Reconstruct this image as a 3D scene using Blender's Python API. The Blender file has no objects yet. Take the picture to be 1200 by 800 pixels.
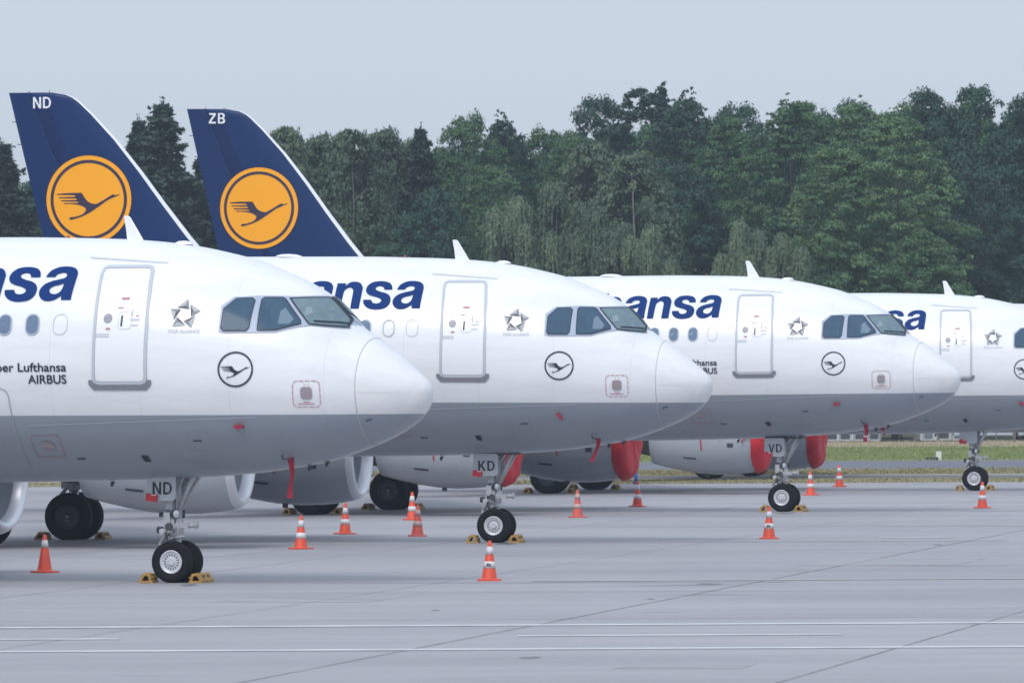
import bpy, bmesh, math, random
import numpy as np
from mathutils import Vector, Matrix

R = math.radians
S = bpy.context.scene
COL = S.collection

# ---------------------------------------------------------------- camera
cam = bpy.data.cameras.new('camera')
cam.lens = 300.0
cam.sensor_width = 36.0
cam.clip_start = 1.0
cam.clip_end = 20000.0
cam.dof.use_dof = True
cam.dof.focus_distance = 180.0
cam.dof.aperture_fstop = 6.7
cam_ob = bpy.data.objects.new('camera', cam)
COL.objects.link(cam_ob)
cam_ob.matrix_world = (Matrix.Translation((0, 0, 3.616)) @ Matrix.Rotation(R(90 + 0.2189), 4, 'X')
                       @ Matrix.Rotation(-0.00516, 4, 'Z'))
S.camera = cam_ob

# ---------------------------------------------------------------- sky and sun (hazy overcast morning)
SUN_EL, SUN_AZ = 48.0, 200.0        # azimuth clockwise from +Y (the way the camera looks)
W = bpy.data.worlds.new('World')
S.world = W
W.use_nodes = True
wn, wl = W.node_tree.nodes, W.node_tree.links
wn.clear()
sky = wn.new('ShaderNodeTexSky')
sky.sky_type = 'NISHITA'
sky.sun_disc = False
sky.sun_elevation = R(SUN_EL)
sky.sun_rotation = R(SUN_AZ)
sky.air_density = 1.0
sky.dust_density = 1.6
sky.ozone_density = 2.0
veil = wn.new('ShaderNodeMixRGB')          # thin high cloud whitens the clear sky
veil.blend_type = 'MIX'
veil.inputs[0].default_value = 0.80
veil.inputs[2].default_value = (4.75, 5.75, 7.1, 1)
wl.new(sky.outputs[0], veil.inputs[1])
wt = wn.new('ShaderNodeTexCoord'); ws = wn.new('ShaderNodeSeparateXYZ'); wl.new(wt.outputs['Generated'], ws.inputs[0])
wr = wn.new('ShaderNodeMapRange'); wr.inputs[1].default_value = 0.0; wr.inputs[2].default_value = 0.8     # overcast: brighter overhead than at the horizon
wr.inputs[3].default_value = 0.82; wr.inputs[4].default_value = 1.24
wl.new(ws.outputs[2], wr.inputs[0])
wm = wn.new('ShaderNodeVectorMath'); wm.operation = 'SCALE'; wm.inputs[0].default_value = (4.95, 5.68, 6.80)
wl.new(wr.outputs[0], wm.inputs['Scale']); wl.new(wm.outputs[0], veil.inputs[2])
bg = wn.new('ShaderNodeBackground')
bg.inputs[1].default_value = 0.10
wo = wn.new('ShaderNodeOutputWorld')
wl.new(veil.outputs[0], bg.inputs[0])
wl.new(bg.outputs[0], wo.inputs[0])

sun = bpy.data.lights.new('sun', 'SUN')
sun.energy = 1.2
sun.angle = R(22)
sun.color = (1.0, 0.96, 0.91)
sun_ob = bpy.data.objects.new('sun', sun)
COL.objects.link(sun_ob)
sd = Vector((math.sin(R(SUN_AZ)) * math.cos(R(SUN_EL)), math.cos(R(SUN_AZ)) * math.cos(R(SUN_EL)), math.sin(R(SUN_EL))))
sun_ob.rotation_euler = sd.to_track_quat('Z', 'Y').to_euler()
sun_ob.location = (0, 100, 80)

S.view_settings.view_transform = 'Standard'
S.view_settings.look = 'None'
S.view_settings.exposure = 0.52
S.view_settings.gamma = 1.0
S.view_settings.use_curve_mapping = False
S.render.engine = 'CYCLES'
S.cycles.use_denoising = True
S.cycles.max_bounces = 6
S.cycles.diffuse_bounces = 3
S.cycles.glossy_bounces = 3
S.cycles.transparent_max_bounces = 6
S.cycles.caustics_reflective = False
S.cycles.caustics_refractive = False

rnd = random.Random(7)

# ---------------------------------------------------------------- object helpers
def tag(o, label=None, cat=None, group=None, kind=None):
    if label: o['label'] = label
    if cat: o['category'] = cat
    if group: o['group'] = group
    if kind: o['kind'] = kind
    return o

def thing(name, label, cat, loc=(0, 0, 0), rz=0.0, group=None):
    o = bpy.data.objects.new(name, None)
    COL.objects.link(o)
    o.empty_display_size = 0.2
    o.location = loc
    o.rotation_euler = (0, 0, rz)
    return tag(o, label, cat, group)

def obj(name, mesh, parent=None, loc=(0, 0, 0), rz=0.0):
    o = bpy.data.objects.new(name, mesh)
    COL.objects.link(o)
    o.parent = parent
    o.location = loc
    o.rotation_euler = (0, 0, rz)
    return o

def copy_tree(o, parent=None):
    c = o.copy()
    COL.objects.link(c)
    c.parent = parent
    for ch in [q for q in bpy.data.objects if q.parent == o and q is not c]:
        copy_tree(ch, c)
    return c

class MB:
    """collects faces with a material slot each and builds one mesh"""
    def __init__(s):
        s.v, s.f, s.m, s.sm = [], [], [], []
    def face(s, idx, m=0, smooth=False):
        s.f.append(tuple(idx)); s.m.append(m); s.sm.append(smooth)
    def pts(s, pts):
        k = len(s.v); s.v.extend([tuple(p) for p in pts]); return list(range(k, k + len(pts)))
    def poly(s, pts, m=0, smooth=False):
        s.face(s.pts(pts), m, smooth)
    def box(s, c, d, m=0, rot=None):
        hx, hy, hz = d[0] / 2, d[1] / 2, d[2] / 2
        P = [Vector((x, y, z)) for x in (-hx, hx) for y in (-hy, hy) for z in (-hz, hz)]
        if rot is not None: P = [rot @ p for p in P]
        i = s.pts([p + Vector(c) for p in P])
        for q in ((0, 1, 3, 2), (4, 6, 7, 5), (0, 4, 5, 1), (2, 3, 7, 6), (0, 2, 6, 4), (1, 5, 7, 3)):
            s.face([i[k] for k in q], m)
    def cyl(s, a, b, r0, r1=None, n=14, m=0, caps=True):
        r1 = r0 if r1 is None else r1
        a, b = Vector(a), Vector(b)
        d = (b - a).normalized()
        u = d.orthogonal().normalized(); w = d.cross(u)
        A = s.pts([a + (u * math.cos(t) + w * math.sin(t)) * r0 for t in [2 * math.pi * k / n for k in range(n)]])
        B = s.pts([b + (u * math.cos(t) + w * math.sin(t)) * r1 for t in [2 * math.pi * k / n for k in range(n)]])
        for k in range(n):
            s.face((A[k], A[(k + 1) % n], B[(k + 1) % n], B[k]), m, True)
        if caps:
            s.face(A[::-1], m); s.face(B, m)
    def tube(s, path, r, n=8, m=0):
        for p, q in zip(path[:-1], path[1:]): s.cyl(p, q, r, r, n, m)
    def lathe(s, prof, o, ax, n=40, m=0, mats=None, closed=False):
        """prof: (along axis, radius)"""
        o, ax = Vector(o), Vector(ax).normalized()
        u = ax.orthogonal().normalized(); w = ax.cross(u)
        rings = []
        for t, r in prof:
            rings.append(s.pts([o + ax * t + (u * math.cos(q) + w * math.sin(q)) * r for q in [2 * math.pi * k / n for k in range(n)]]))
        for j in range(len(rings) - 1):
            mm = mats[j] if mats else m
            for k in range(n):
                s.face((rings[j][k], rings[j][(k + 1) % n], rings[j + 1][(k + 1) % n], rings[j + 1][k]), mm, True)
        return rings
    def loft(s, rings, m=0, smooth=True, caps=True, mats=None, closed=True):
        I = [s.pts(r) for r in rings]
        n = len(rings[0])
        for a, b in zip(I[:-1], I[1:]):
            for k in range(n if closed else n - 1):
                s.face((a[k], a[(k + 1) % n], b[(k + 1) % n], b[k]), mats[k] if mats else m, smooth)
        if caps:
            s.face(I[0][::-1], m); s.face(I[-1], m)
    def mesh(s, name, mats, fix=True):
        me = bpy.data.meshes.new(name)
        me.from_pydata([tuple(p) for p in s.v], [], s.f)
        for q in (mats if isinstance(mats, (list, tuple)) else [mats]): me.materials.append(q)
        me.polygons.foreach_set('material_index', s.m)
        me.polygons.foreach_set('use_smooth', s.sm)
        if fix:
            bm = bmesh.new(); bm.from_mesh(me)
            bmesh.ops.remove_doubles(bm, verts=bm.verts, dist=1e-5)
            bmesh.ops.recalc_face_normals(bm, faces=bm.faces)
            bm.to_mesh(me); bm.free()
        me.update()
        return me

# ---------------------------------------------------------------- materials
def srgb(*c):
    return tuple((x / 255 / 12.92 if x / 255 <= 0.04045 else ((x / 255 + 0.055) / 1.055) ** 2.4) for x in c) + (1,)

def mat(name, col, rough=0.5, metal=0.0, coat=0.0, spec=0.5, noise=None, bump=None, emit=None):
    """noise: (scale, second colour, amount 0..1, stretch xyz)"""
    m = bpy.data.materials.new(name)
    m.use_nodes = True
    n, l = m.node_tree.nodes, m.node_tree.links
    b = n['Principled BSDF']
    col = tuple(col)[:3] + (1,)
    b.inputs['Base Color'].default_value = col
    b.inputs['Roughness'].default_value = rough
    b.inputs['Metallic'].default_value = metal
    b.inputs['Coat Weight'].default_value = coat
    b.inputs['Coat Roughness'].default_value = 0.12
    b.inputs['Specular IOR Level'].default_value = spec
    tc = None
    if noise or bump: tc = n.new('ShaderNodeTexCoord')
    if noise:
        mp = n.new('ShaderNodeMapping'); mp.inputs['Scale'].default_value = noise[3] if len(noise) > 3 else (1, 1, 1)
        l.new(tc.outputs['Object'], mp.inputs[0])
        t = n.new('ShaderNodeTexNoise'); t.inputs['Scale'].default_value = noise[0]; t.inputs['Detail'].default_value = 6
        l.new(mp.outputs[0], t.inputs['Vector'])
        rp = n.new('ShaderNodeValToRGB'); rp.color_ramp.elements[0].position = 0.38; rp.color_ramp.elements[1].position = 0.68
        l.new(t.outputs['Fac'], rp.inputs[0])
        mu = n.new('ShaderNodeMath'); mu.operation = 'MULTIPLY'; mu.inputs[1].default_value = noise[2]
        l.new(rp.outputs[0], mu.inputs[0])
        mx = n.new('ShaderNodeMixRGB'); mx.inputs[1].default_value = col; mx.inputs[2].default_value = tuple(noise[1])[:3] + (1,)
        l.new(mu.outputs[0], mx.inputs[0]); l.new(mx.outputs[0], b.inputs['Base Color'])
    if bump:
        t = n.new('ShaderNodeTexNoise'); t.inputs['Scale'].default_value = bump[0]; t.inputs['Detail'].default_value = 4
        l.new(tc.outputs['Object'], t.inputs['Vector'])
        bp = n.new('ShaderNodeBump'); bp.inputs['Strength'].default_value = bump[1]; bp.inputs['Distance'].default_value = bump[2]
        l.new(t.outputs['Fac'], bp.inputs['Height']); l.new(bp.outputs[0], b.inputs['Normal'])
    return m

PAINT_LINE = 2.965
def skin_mat(name, warm=0.0):
    """white above the waterline, grey below it, with streaks of grime along the airflow"""
    m = bpy.data.materials.new(name); m.use_nodes = True
    n, l = m.node_tree.nodes, m.node_tree.links
    b = n['Principled BSDF']
    b.inputs['Roughness'].default_value = 0.32
    b.inputs['Coat Weight'].default_value = 0.35
    b.inputs['Coat Roughness'].default_value = 0.15
    tc = n.new('ShaderNodeTexCoord'); sp = n.new('ShaderNodeSeparateXYZ')
    l.new(tc.outputs['Object'], sp.inputs[0])
    gt = n.new('ShaderNodeMath'); gt.operation = 'GREATER_THAN'; gt.inputs[1].default_value = PAINT_LINE
    l.new(sp.outputs[2], gt.inputs[0])
    mx = n.new('ShaderNodeMixRGB')
    mx.inputs[1].default_value = (0.295, 0.332, 0.378, 1)
    mx.inputs[2].default_value = (0.83, 0.84, 0.855, 1) if not warm else (0.84, 0.835, 0.825, 1)
    l.new(gt.outputs[0], mx.inputs[0])
    mp = n.new('ShaderNodeMapping'); mp.inputs['Scale'].default_value = (0.35, 1.6, 2.2)
    l.new(tc.outputs['Object'], mp.inputs[0])
    t = n.new('ShaderNodeTexNoise'); t.inputs['Scale'].default_value = 1.4; t.inputs['Detail'].default_value = 7
    t.inputs['Roughness'].default_value = 0.62
    l.new(mp.outputs[0], t.inputs['Vector'])
    rp = n.new('ShaderNodeValToRGB'); rp.color_ramp.elements[0].position = 0.42; rp.color_ramp.elements[1].position = 0.80
    rp.color_ramp.elements[1].color = (0.16, 0.16, 0.16, 1)
    l.new(t.outputs['Fac'], rp.inputs[0])
    dk = n.new('ShaderNodeMixRGB'); dk.inputs[2].default_value = (0.22, 0.21, 0.20, 1)
    l.new(rp.outputs[0], dk.inputs[0]); l.new(mx.outputs[0], dk.inputs[1])
    # frame and lap joints of the skin panels, faint
    wv = n.new('ShaderNodeMath'); wv.operation = 'PINGPONG'; wv.inputs[1].default_value = 0.8
    l.new(sp.outputs[0], wv.inputs[0])
    ln = n.new('ShaderNodeMath'); ln.operation = 'LESS_THAN'; ln.inputs[1].default_value = 0.006
    l.new(wv.outputs[0], ln.inputs[0])
    lf = n.new('ShaderNodeMath'); lf.operation = 'MULTIPLY'; lf.inputs[1].default_value = 0.17
    l.new(ln.outputs[0], lf.inputs[0])
    jn = n.new('ShaderNodeMixRGB'); jn.inputs[2].default_value = (0.25, 0.27, 0.30, 1)
    l.new(lf.outputs[0], jn.inputs[0]); l.new(dk.outputs[0], jn.inputs[1])
    l.new(jn.outputs[0], b.inputs['Base Color'])
    # the panels are not perfectly flat
    t2 = n.new('ShaderNodeTexNoise'); t2.inputs['Scale'].default_value = 1.1; t2.inputs['Detail'].default_value = 1
    l.new(tc.outputs['Object'], t2.inputs['Vector'])
    bp = n.new('ShaderNodeBump'); bp.inputs['Strength'].default_value = 0.10; bp.inputs['Distance'].default_value = 0.05
    l.new(t2.outputs['Fac'], bp.inputs['Height']); l.new(bp.outputs[0], b.inputs['Normal'])
    return m

M = {}
M['skin'] = skin_mat('aircraft_paint')
M['radome'] = skin_mat('radome_paint', warm=1)
M['white'] = mat('white_paint', (0.82, 0.83, 0.85), 0.32, coat=0.3)
M['seam'] = mat('seam', (0.42, 0.43, 0.46), 0.6)
M['panel_gap'] = mat('panel_gap', (0.50, 0.51, 0.53), 0.6)
M['soft_line'] = mat('soft_line', (0.56, 0.57, 0.60), 0.5)
M['frame'] = mat('window_frame_paint', (0.40, 0.46, 0.56), 0.4)
M['door_ring'] = mat('door_seal', (0.50, 0.53, 0.58), 0.5)
M['scuff'] = mat('scuff_plate', (0.25, 0.25, 0.28), 0.45, 0.3)
M['navy'] = mat('lettering_blue', (0.003, 0.034, 0.165), 0.6, spec=0.12)
M['ink'] = mat('dark_ink', (0.010, 0.016, 0.034), 0.5)
M['black'] = mat('black_letter', (0.012, 0.014, 0.018), 0.5)
M['pink'] = mat('red_line', (0.50, 0.20, 0.24), 0.5)
M['faint'] = mat('faint_letter', (0.52, 0.54, 0.60), 0.5)
M['sensor'] = mat('sensor_plate', (0.33, 0.28, 0.30), 0.6)
M['star_lt'] = mat('star_light', (0.42, 0.43, 0.45), 0.5)
M['star_md'] = mat('star_mid', (0.22, 0.23, 0.245), 0.5)
M['star_dk'] = mat('star_dark', (0.065, 0.07, 0.085), 0.5)
M['fin'] = mat('fin_blue', (0.0025, 0.026, 0.108), 0.42, coat=0.04, spec=0.18, noise=(0.5, (0.005, 0.032, 0.126), 0.6))
M['rudder'] = mat('rudder_blue', (0.003, 0.024, 0.105), 0.42, spec=0.25)
M['fin_dark'] = mat('fin_panel', (0.004, 0.019, 0.086), 0.5, spec=0.2)
M['le_white'] = mat('leading_edge_metal', (0.80, 0.82, 0.85), 0.35)
M['yolk'] = mat('emblem_yellow', (0.98, 0.41, 0.022), 0.5, spec=0.12)
M['indigo'] = mat('emblem_indigo', (0.028, 0.016, 0.050), 0.45)
M['wing'] = mat('wing_grey', (0.40, 0.42, 0.45), 0.4, noise=(0.8, (0.30, 0.31, 0.33), 0.5))
M['belly'] = mat('belly_grey', (0.33, 0.355, 0.39), 0.4, coat=0.2)
M['nacelle'] = mat('nacelle_paint', (0.42, 0.45, 0.485), 0.36, coat=0.3, noise=(0.9, (0.31, 0.33, 0.36), 0.35, (0.4, 1, 1.4)))
M['lip'] = mat('bare_lip', (0.74, 0.75, 0.77), 0.36, 0.35)
M['duct'] = mat('intake_duct', (0.30, 0.32, 0.36), 0.55)
M['fan'] = mat('fan_dark', (0.05, 0.055, 0.065), 0.4, 0.5)
M['spin'] = mat('spinner', (0.10, 0.11, 0.13), 0.4)
M['hot'] = mat('hot_section', (0.085, 0.08, 0.078), 0.45, 0.7)
M['rubber'] = mat('tyre_rubber', (0.008, 0.0085, 0.0105), 0.8, spec=0.2, noise=(9, (0.015, 0.015, 0.017), 0.6))
M['rim'] = mat('rim_paint', (0.60, 0.62, 0.65), 0.38, 0.2)
M['rim_dk'] = mat('rim_slot', (0.05, 0.052, 0.06), 0.6)
M['main_rim'] = mat('main_rim_paint', (0.055, 0.06, 0.068), 0.5, 0.3)
M['strut'] = mat('strut_paint', (0.60, 0.61, 0.63), 0.4, 0.0, noise=(14, (0.36, 0.35, 0.35), 0.6))
M['chrome'] = mat('oleo_chrome', (0.72, 0.73, 0.75), 0.16, 1.0)
M['grime'] = mat('dark_fittings', (0.075, 0.075, 0.08), 0.5, 0.3)
M['lens'] = mat('lamp_lens', (0.75, 0.78, 0.80), 0.08, 0.6)
M['gdoor'] = mat('gear_door_paint', (0.47, 0.50, 0.53), 0.38, coat=0.2)
M['redbox'] = mat('red_cover', (0.50, 0.020, 0.030), 0.5)
M['fabric'] = mat('red_fabric', (0.62, 0.014, 0.024), 0.62, noise=(3, (0.46, 0.010, 0.018), 0.6), bump=(4.5, 0.7, 0.06))
M['ribbon'] = mat('red_ribbon', (0.33, 0.008, 0.030), 0.6)
M['ribbon_pale'] = mat('ribbon_print', (0.75, 0.55, 0.58), 0.6)
M['amber'] = mat('beacon_amber', (0.34, 0.07, 0.03), 0.4)
M['chock'] = mat('chock_yellow', (0.50, 0.28, 0.055), 0.6, noise=(9, (0.22, 0.13, 0.05), 0.6))
M['cone'] = mat('cone_orange', (0.72, 0.075, 0.030), 0.5, noise=(7, (0.52, 0.07, 0.04), 0.5))
M['cone_old'] = mat('cone_faded', (0.60, 0.085, 0.055), 0.55, noise=(7, (0.46, 0.10, 0.08), 0.7))
M['band'] = mat('cone_band', (0.74, 0.72, 0.72), 0.45, noise=(8, (0.52, 0.48, 0.48), 0.6))
M['band_old'] = mat('cone_band_dirty', (0.56, 0.40, 0.38), 0.5, noise=(8, (0.48, 0.22, 0.19), 0.8))
M['pale_blue'] = mat('closed_shade', (0.62, 0.66, 0.72), 0.35)

def glass_mat(name, col, clear):
    m = bpy.data.materials.new(name); m.use_nodes = True
    n, l = m.node_tree.nodes, m.node_tree.links
    b = n['Principled BSDF']
    b.inputs['Base Color'].default_value = col
    b.inputs['Roughness'].default_value = 0.14
    b.inputs['Specular IOR Level'].default_value = 0.18
    if clear:
        t = n.new('ShaderNodeBsdfTransparent'); t.inputs[0].default_value = (0.80, 0.86, 0.88, 1)
        x = n.new('ShaderNodeMixShader'); x.inputs[0].default_value = clear
        l.new(b.outputs[0], x.inputs[1]); l.new(t.outputs[0], x.inputs[2])
        l.new(x.outputs[0], n['Material Output'].inputs[0])
    return m
M['glass'] = glass_mat('cockpit_glass', (0.095, 0.175, 0.27, 1), 0.5)
M['glass_front'] = glass_mat('windscreen_glass', (0.15, 0.23, 0.27, 1), 0.6)
M['cabin_glass'] = glass_mat('cabin_glass', (0.15, 0.215, 0.31, 1), 0)
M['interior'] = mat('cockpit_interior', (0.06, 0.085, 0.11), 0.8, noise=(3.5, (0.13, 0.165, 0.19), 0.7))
M['interior_lit'] = mat('cockpit_interior_lit', (0.42, 0.50, 0.51), 0.8, noise=(4.5, (0.60, 0.66, 0.67), 0.8))  # paler copy of the cockpit interior, its lit look put into the colour
M['shade'] = mat('sun_shade', (0.80, 0.82, 0.84), 0.7)
M['curtain'] = mat('curtain', (0.11, 0.155, 0.19), 0.8)

# ---------------------------------------------------------------- fuselage shape (aft distance, starboard, height)
def mono(tab):
    xs = [p[0] for p in tab]; ys = [p[1] for p in tab]
    h = [b - a for a, b in zip(xs, xs[1:])]
    d = [(ys[i + 1] - ys[i]) / h[i] for i in range(len(h))]
    n = len(xs); m = [0.0] * n
    m[0], m[-1] = d[0], d[-1]
    for i in range(1, n - 1):
        m[i] = 0 if d[i - 1] * d[i] <= 0 else 3 * (h[i - 1] + h[i]) / ((2 * h[i] + h[i - 1]) / d[i - 1] + (h[i] + 2 * h[i - 1]) / d[i])
    def f(x):
        x = min(max(x, xs[0]), xs[-1])
        i = 0
        while i < n - 2 and x > xs[i + 1]: i += 1
        t = (x - xs[i]) / h[i]
        return ((2 * t**3 - 3 * t * t + 1) * ys[i] + (t**3 - 2 * t * t + t) * h[i] * m[i]
                + (3 * t * t - 2 * t**3) * ys[i + 1] + (t**3 - t * t) * h[i] * m[i + 1])
    return f
f_top = mono([(.1, 3.33), (.104, 3.385), (.115, 3.43), (.135, 3.475), (.18, 3.54), (.34, 3.685), (.69, 3.98), (1.04, 4.24), (1.3, 4.405), (1.5, 4.56), (1.6, 4.665), (1.7, 4.775), (1.8, 4.88), (1.96, 5.03), (2.36, 5.27), (2.83, 5.48), (3.3, 5.66), (3.77, 5.78), (4.39, 5.91), (5, 5.99), (5.64, 6.04), (6.42, 6.07), (8, 6.1), (24, 6.1), (28, 6.05), (32, 5.85), (35.4, 5.5)])
f_bot = mono([(.1, 3.33), (.104, 3.255), (.115, 3.19), (.135, 3.12), (.18, 3.03), (.26, 2.92), (.37, 2.81), (.77, 2.57), (1.35, 2.33), (1.9, 2.16), (2.52, 2.04), (3.3, 1.94), (4.24, 1.87), (5.64, 1.82), (8, 1.79), (23, 1.79), (27, 2.5), (31, 3.6), (35.4, 4.75)])
f_wid = mono([(.1, 0), (.104, .085), (.115, .155), (.135, .225), (.18, .32), (.25, .43), (.35, .55), (.6, .79), (1, 1.1), (1.5, 1.35), (2, 1.52), (3, 1.76), (4, 1.91), (5, 2), (6, 2.04), (7, 2.05), (23, 2.05), (27, 1.85), (31, 1.3), (34, .75), (35.4, .4)])
f_mid = mono([(.1, 3.33), (1, 3.42), (2, 3.52), (3, 3.65), (5, 3.85), (8, 3.95), (23, 3.95), (35.4, 5.1)])

def side(a, z):
    m, t, b, w = f_mid(a), f_top(a), f_bot(a), f_wid(a)
    q = (z - m) / (t - m) if z > m else (m - z) / (m - b)
    return w * math.sqrt(max(0.0, 1 - q * q))

def side_n(a, z):
    """outward normal (aft, star, z)"""
    e = 0.02
    dya = (side(a + e, z) - side(a - e, z)) / (2 * e)
    dyz = (side(a, z + e) - side(a, z - e)) / (2 * e)
    dya = max(-2.5, min(2.5, dya)); dyz = max(-2.5, min(2.5, dyz))
    return Vector((-dya, 1, -dyz)).normalized()

def L(a, s, z):
    """aft, starboard, height -> local coordinates of an airliner (nose along +X)"""
    return Vector((-a, -s, z))

def section(a, n=72):
    m, t, b, w = f_mid(a), f_top(a), f_bot(a), f_wid(a)
    out = []
    for k in range(n):
        q = 2 * math.pi * k / n
        sz = math.sin(q)
        out.append(L(a, w * math.cos(q), m + (t - m) * sz if sz > 0 else m + (m - b) * sz))
    return out

CACHE = {}
def cached(key, fn):
    if key not in CACHE: CACHE[key] = fn()
    return CACHE[key]

# ---------------------------------------------------------------- flat outlines -> decals that follow the skin
def smooth_loop(pts, per=6):
    """pts: (x, y) or (x, y, 'c' for a sharp corner); Catmull-Rom between"""
    n = len(pts); out = []
    P = [Vector((p[0], p[1])) for p in pts]
    C = [len(p) > 2 for p in pts]
    for i in range(n):
        a, b = P[i], P[(i + 1) % n]
        if C[i] and C[(i + 1) % n]:
            out.append(a); continue
        p0 = P[i - 1] if not C[i] else a - (b - a)
        p3 = P[(i + 2) % n] if not C[(i + 1) % n] else b + (b - a)
        for k in range(per):
            t = k / per
            out.append(0.5 * ((2 * a) + (b - p0) * t + (2 * p0 - 5 * a + 4 * b - p3) * t * t + (3 * a - p0 - 3 * b + p3) * t**3))
    return [(p.x, p.y) for p in out]

def fill2d(loops, text=None, size=1.0, bold=0.0, spacing=1.0):
    """closed loops (holes allowed) or a text -> bmesh in the XY plane"""
    if text is None:
        c = bpy.data.curves.new('outline', 'CURVE'); c.dimensions = '2D'; c.fill_mode = 'BOTH'
        for lp in loops:
            s = c.splines.new('POLY'); s.points.add(len(lp) - 1)
            for p, q in zip(s.points, lp): p.co = (q[0], q[1], 0, 1)
            s.use_cyclic_u = True
    else:
        c = bpy.data.curves.new('outline', 'FONT'); c.body = text; c.size = size; c.offset = bold; c.space_character = spacing
    o = bpy.data.objects.new('outline', c)
    COL.objects.link(o)
    dg = bpy.context.evaluated_depsgraph_get()
    me = bpy.data.meshes.new_from_object(o.evaluated_get(dg))
    bm = bmesh.new(); bm.from_mesh(me)
    bpy.data.objects.remove(o); bpy.data.curves.remove(c); bpy.data.meshes.remove(me)
    return bm

def dice(bm, step):
    for ax in (0, 1):
        if not bm.verts: return
        lo = min(v.co[ax] for v in bm.verts); hi = max(v.co[ax] for v in bm.verts)
        k = math.floor(lo / step) + 1
        while k * step < hi:
            no = [0, 0, 0]; no[ax] = 1; co = [0, 0, 0]; co[ax] = k * step
            bmesh.ops.bisect_plane(bm, geom=bm.verts[:] + bm.edges[:] + bm.faces[:], plane_co=co, plane_no=no)
            k += 1

def decal(name, material, loops=None, text=None, size=1.0, bold=0.0, at=(0, 0), sx=1.0, off=0.005, step=0.12, mirror=False, spacing=1.0, right=False):
    """outline in metres (x = forward, y = up) laid on the starboard skin; at = (aft, z) of its origin"""
    bm = fill2d(loops, text, size, bold, spacing)
    if right:
        hi = max(v.co.x for v in bm.verts)
        for v in bm.verts: v.co.x -= hi
    dice(bm, step)
    NN = []
    bm.verts.index_update()
    for v in bm.verts:
        a, z = at[0] - v.co.x * sx, at[1] + v.co.y
        nn = side_n(a, z)
        NN.append(L(nn.x, -nn.y if mirror else nn.y, nn.z))
        s = side(a, z)
        p = Vector((a, s, z)) + nn * (off * 1.5 + 0.006)
        if mirror: p.y = -p.y
        v.co = L(*p)
    bmesh.ops.recalc_face_normals(bm, faces=bm.faces)
    for f in bm.faces:
        f.smooth = True
        c = f.calc_center_median()
        n_ = sum((NN[v.index] for v in f.verts), Vector())
        if f.normal.dot(n_) < 0: f.normal_flip()
    me = bpy.data.meshes.new(name); bm.to_mesh(me); bm.free()
    me.materials.append(material)
    me.normals_split_custom_set_from_vertices(NN)
    return me

def az(pts):
    """(aft, z) outline -> decal outline with origin at (0, 0)"""
    return [(-p[0], p[1]) for p in pts]

def rrect(w, h, r, n=5):
    out = []
    for cx, cy, q0 in ((w / 2 - r, h / 2 - r, 0), (-w / 2 + r, h / 2 - r, 90), (-w / 2 + r, -h / 2 + r, 180), (w / 2 - r, -h / 2 + r, 270)):
        for k in range(n + 1):
            q = R(q0 + 90 * k / n)
            out.append((cx + r * math.cos(q), cy + r * math.sin(q)))
    return out

def circle(r, n=48, c=(0, 0)):
    return [(c[0] + r * math.cos(2 * math.pi * k / n), c[1] + r * math.sin(2 * math.pi * k / n)) for k in range(n)]

def grow(pts, d):
    """offset a closed outline outwards (d > 0), any winding"""
    n = len(pts); A = sum(pts[i][0] * pts[(i + 1) % n][1] - pts[(i + 1) % n][0] * pts[i][1] for i in range(n))
    sg = 1 if A > 0 else -1
    out = []
    for i in range(n):
        a, b, c = Vector(pts[i - 1]), Vector(pts[i]), Vector(pts[(i + 1) % n])
        e1 = (b - a).normalized(); e2 = (c - b).normalized()
        n1 = Vector((e1.y, -e1.x)) * sg; n2 = Vector((e2.y, -e2.x)) * sg
        k = n1 + n2
        if k.length < 1e-6: k = n1
        k = k / max(0.35, (1 + n1.dot(n2)))
        out.append(tuple(b + k * d))
    return out

# crane emblem, unit circle, flying to +x
_CR = [(128, 383, 'c'), (200, 377), (280, 375), (340, 375, 'c'), (358, 403), (385, 440), (420, 461), (462, 468, 'c'), (510, 445), (560, 415), (606, 389, 'c'), (622, 398, 'c'), (662, 388, 'c'),
       (660, 396, 'c'), (625, 410), (560, 438), (480, 492), (400, 542), (320, 576), (242, 596, 'c'), (232, 585, 'c'), (240, 573, 'c'), (290, 569), (348, 548), (374, 520), (370, 500), (330, 478), (250, 465), (190, 466, 'c'),
       (187, 457, 'c'), (312, 457, 'c'), (305, 447, 'c'), (166, 443, 'c'), (162, 434, 'c'), (300, 433, 'c'), (293, 421, 'c'), (146, 418, 'c'), (142, 410, 'c'), (287, 407, 'c'), (280, 394, 'c'), (130, 391, 'c')]
CRANE = smooth_loop([((p[0] - 398) / 361, (432 - p[1]) / 361) + p[2:] for p in _CR], 4)

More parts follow.
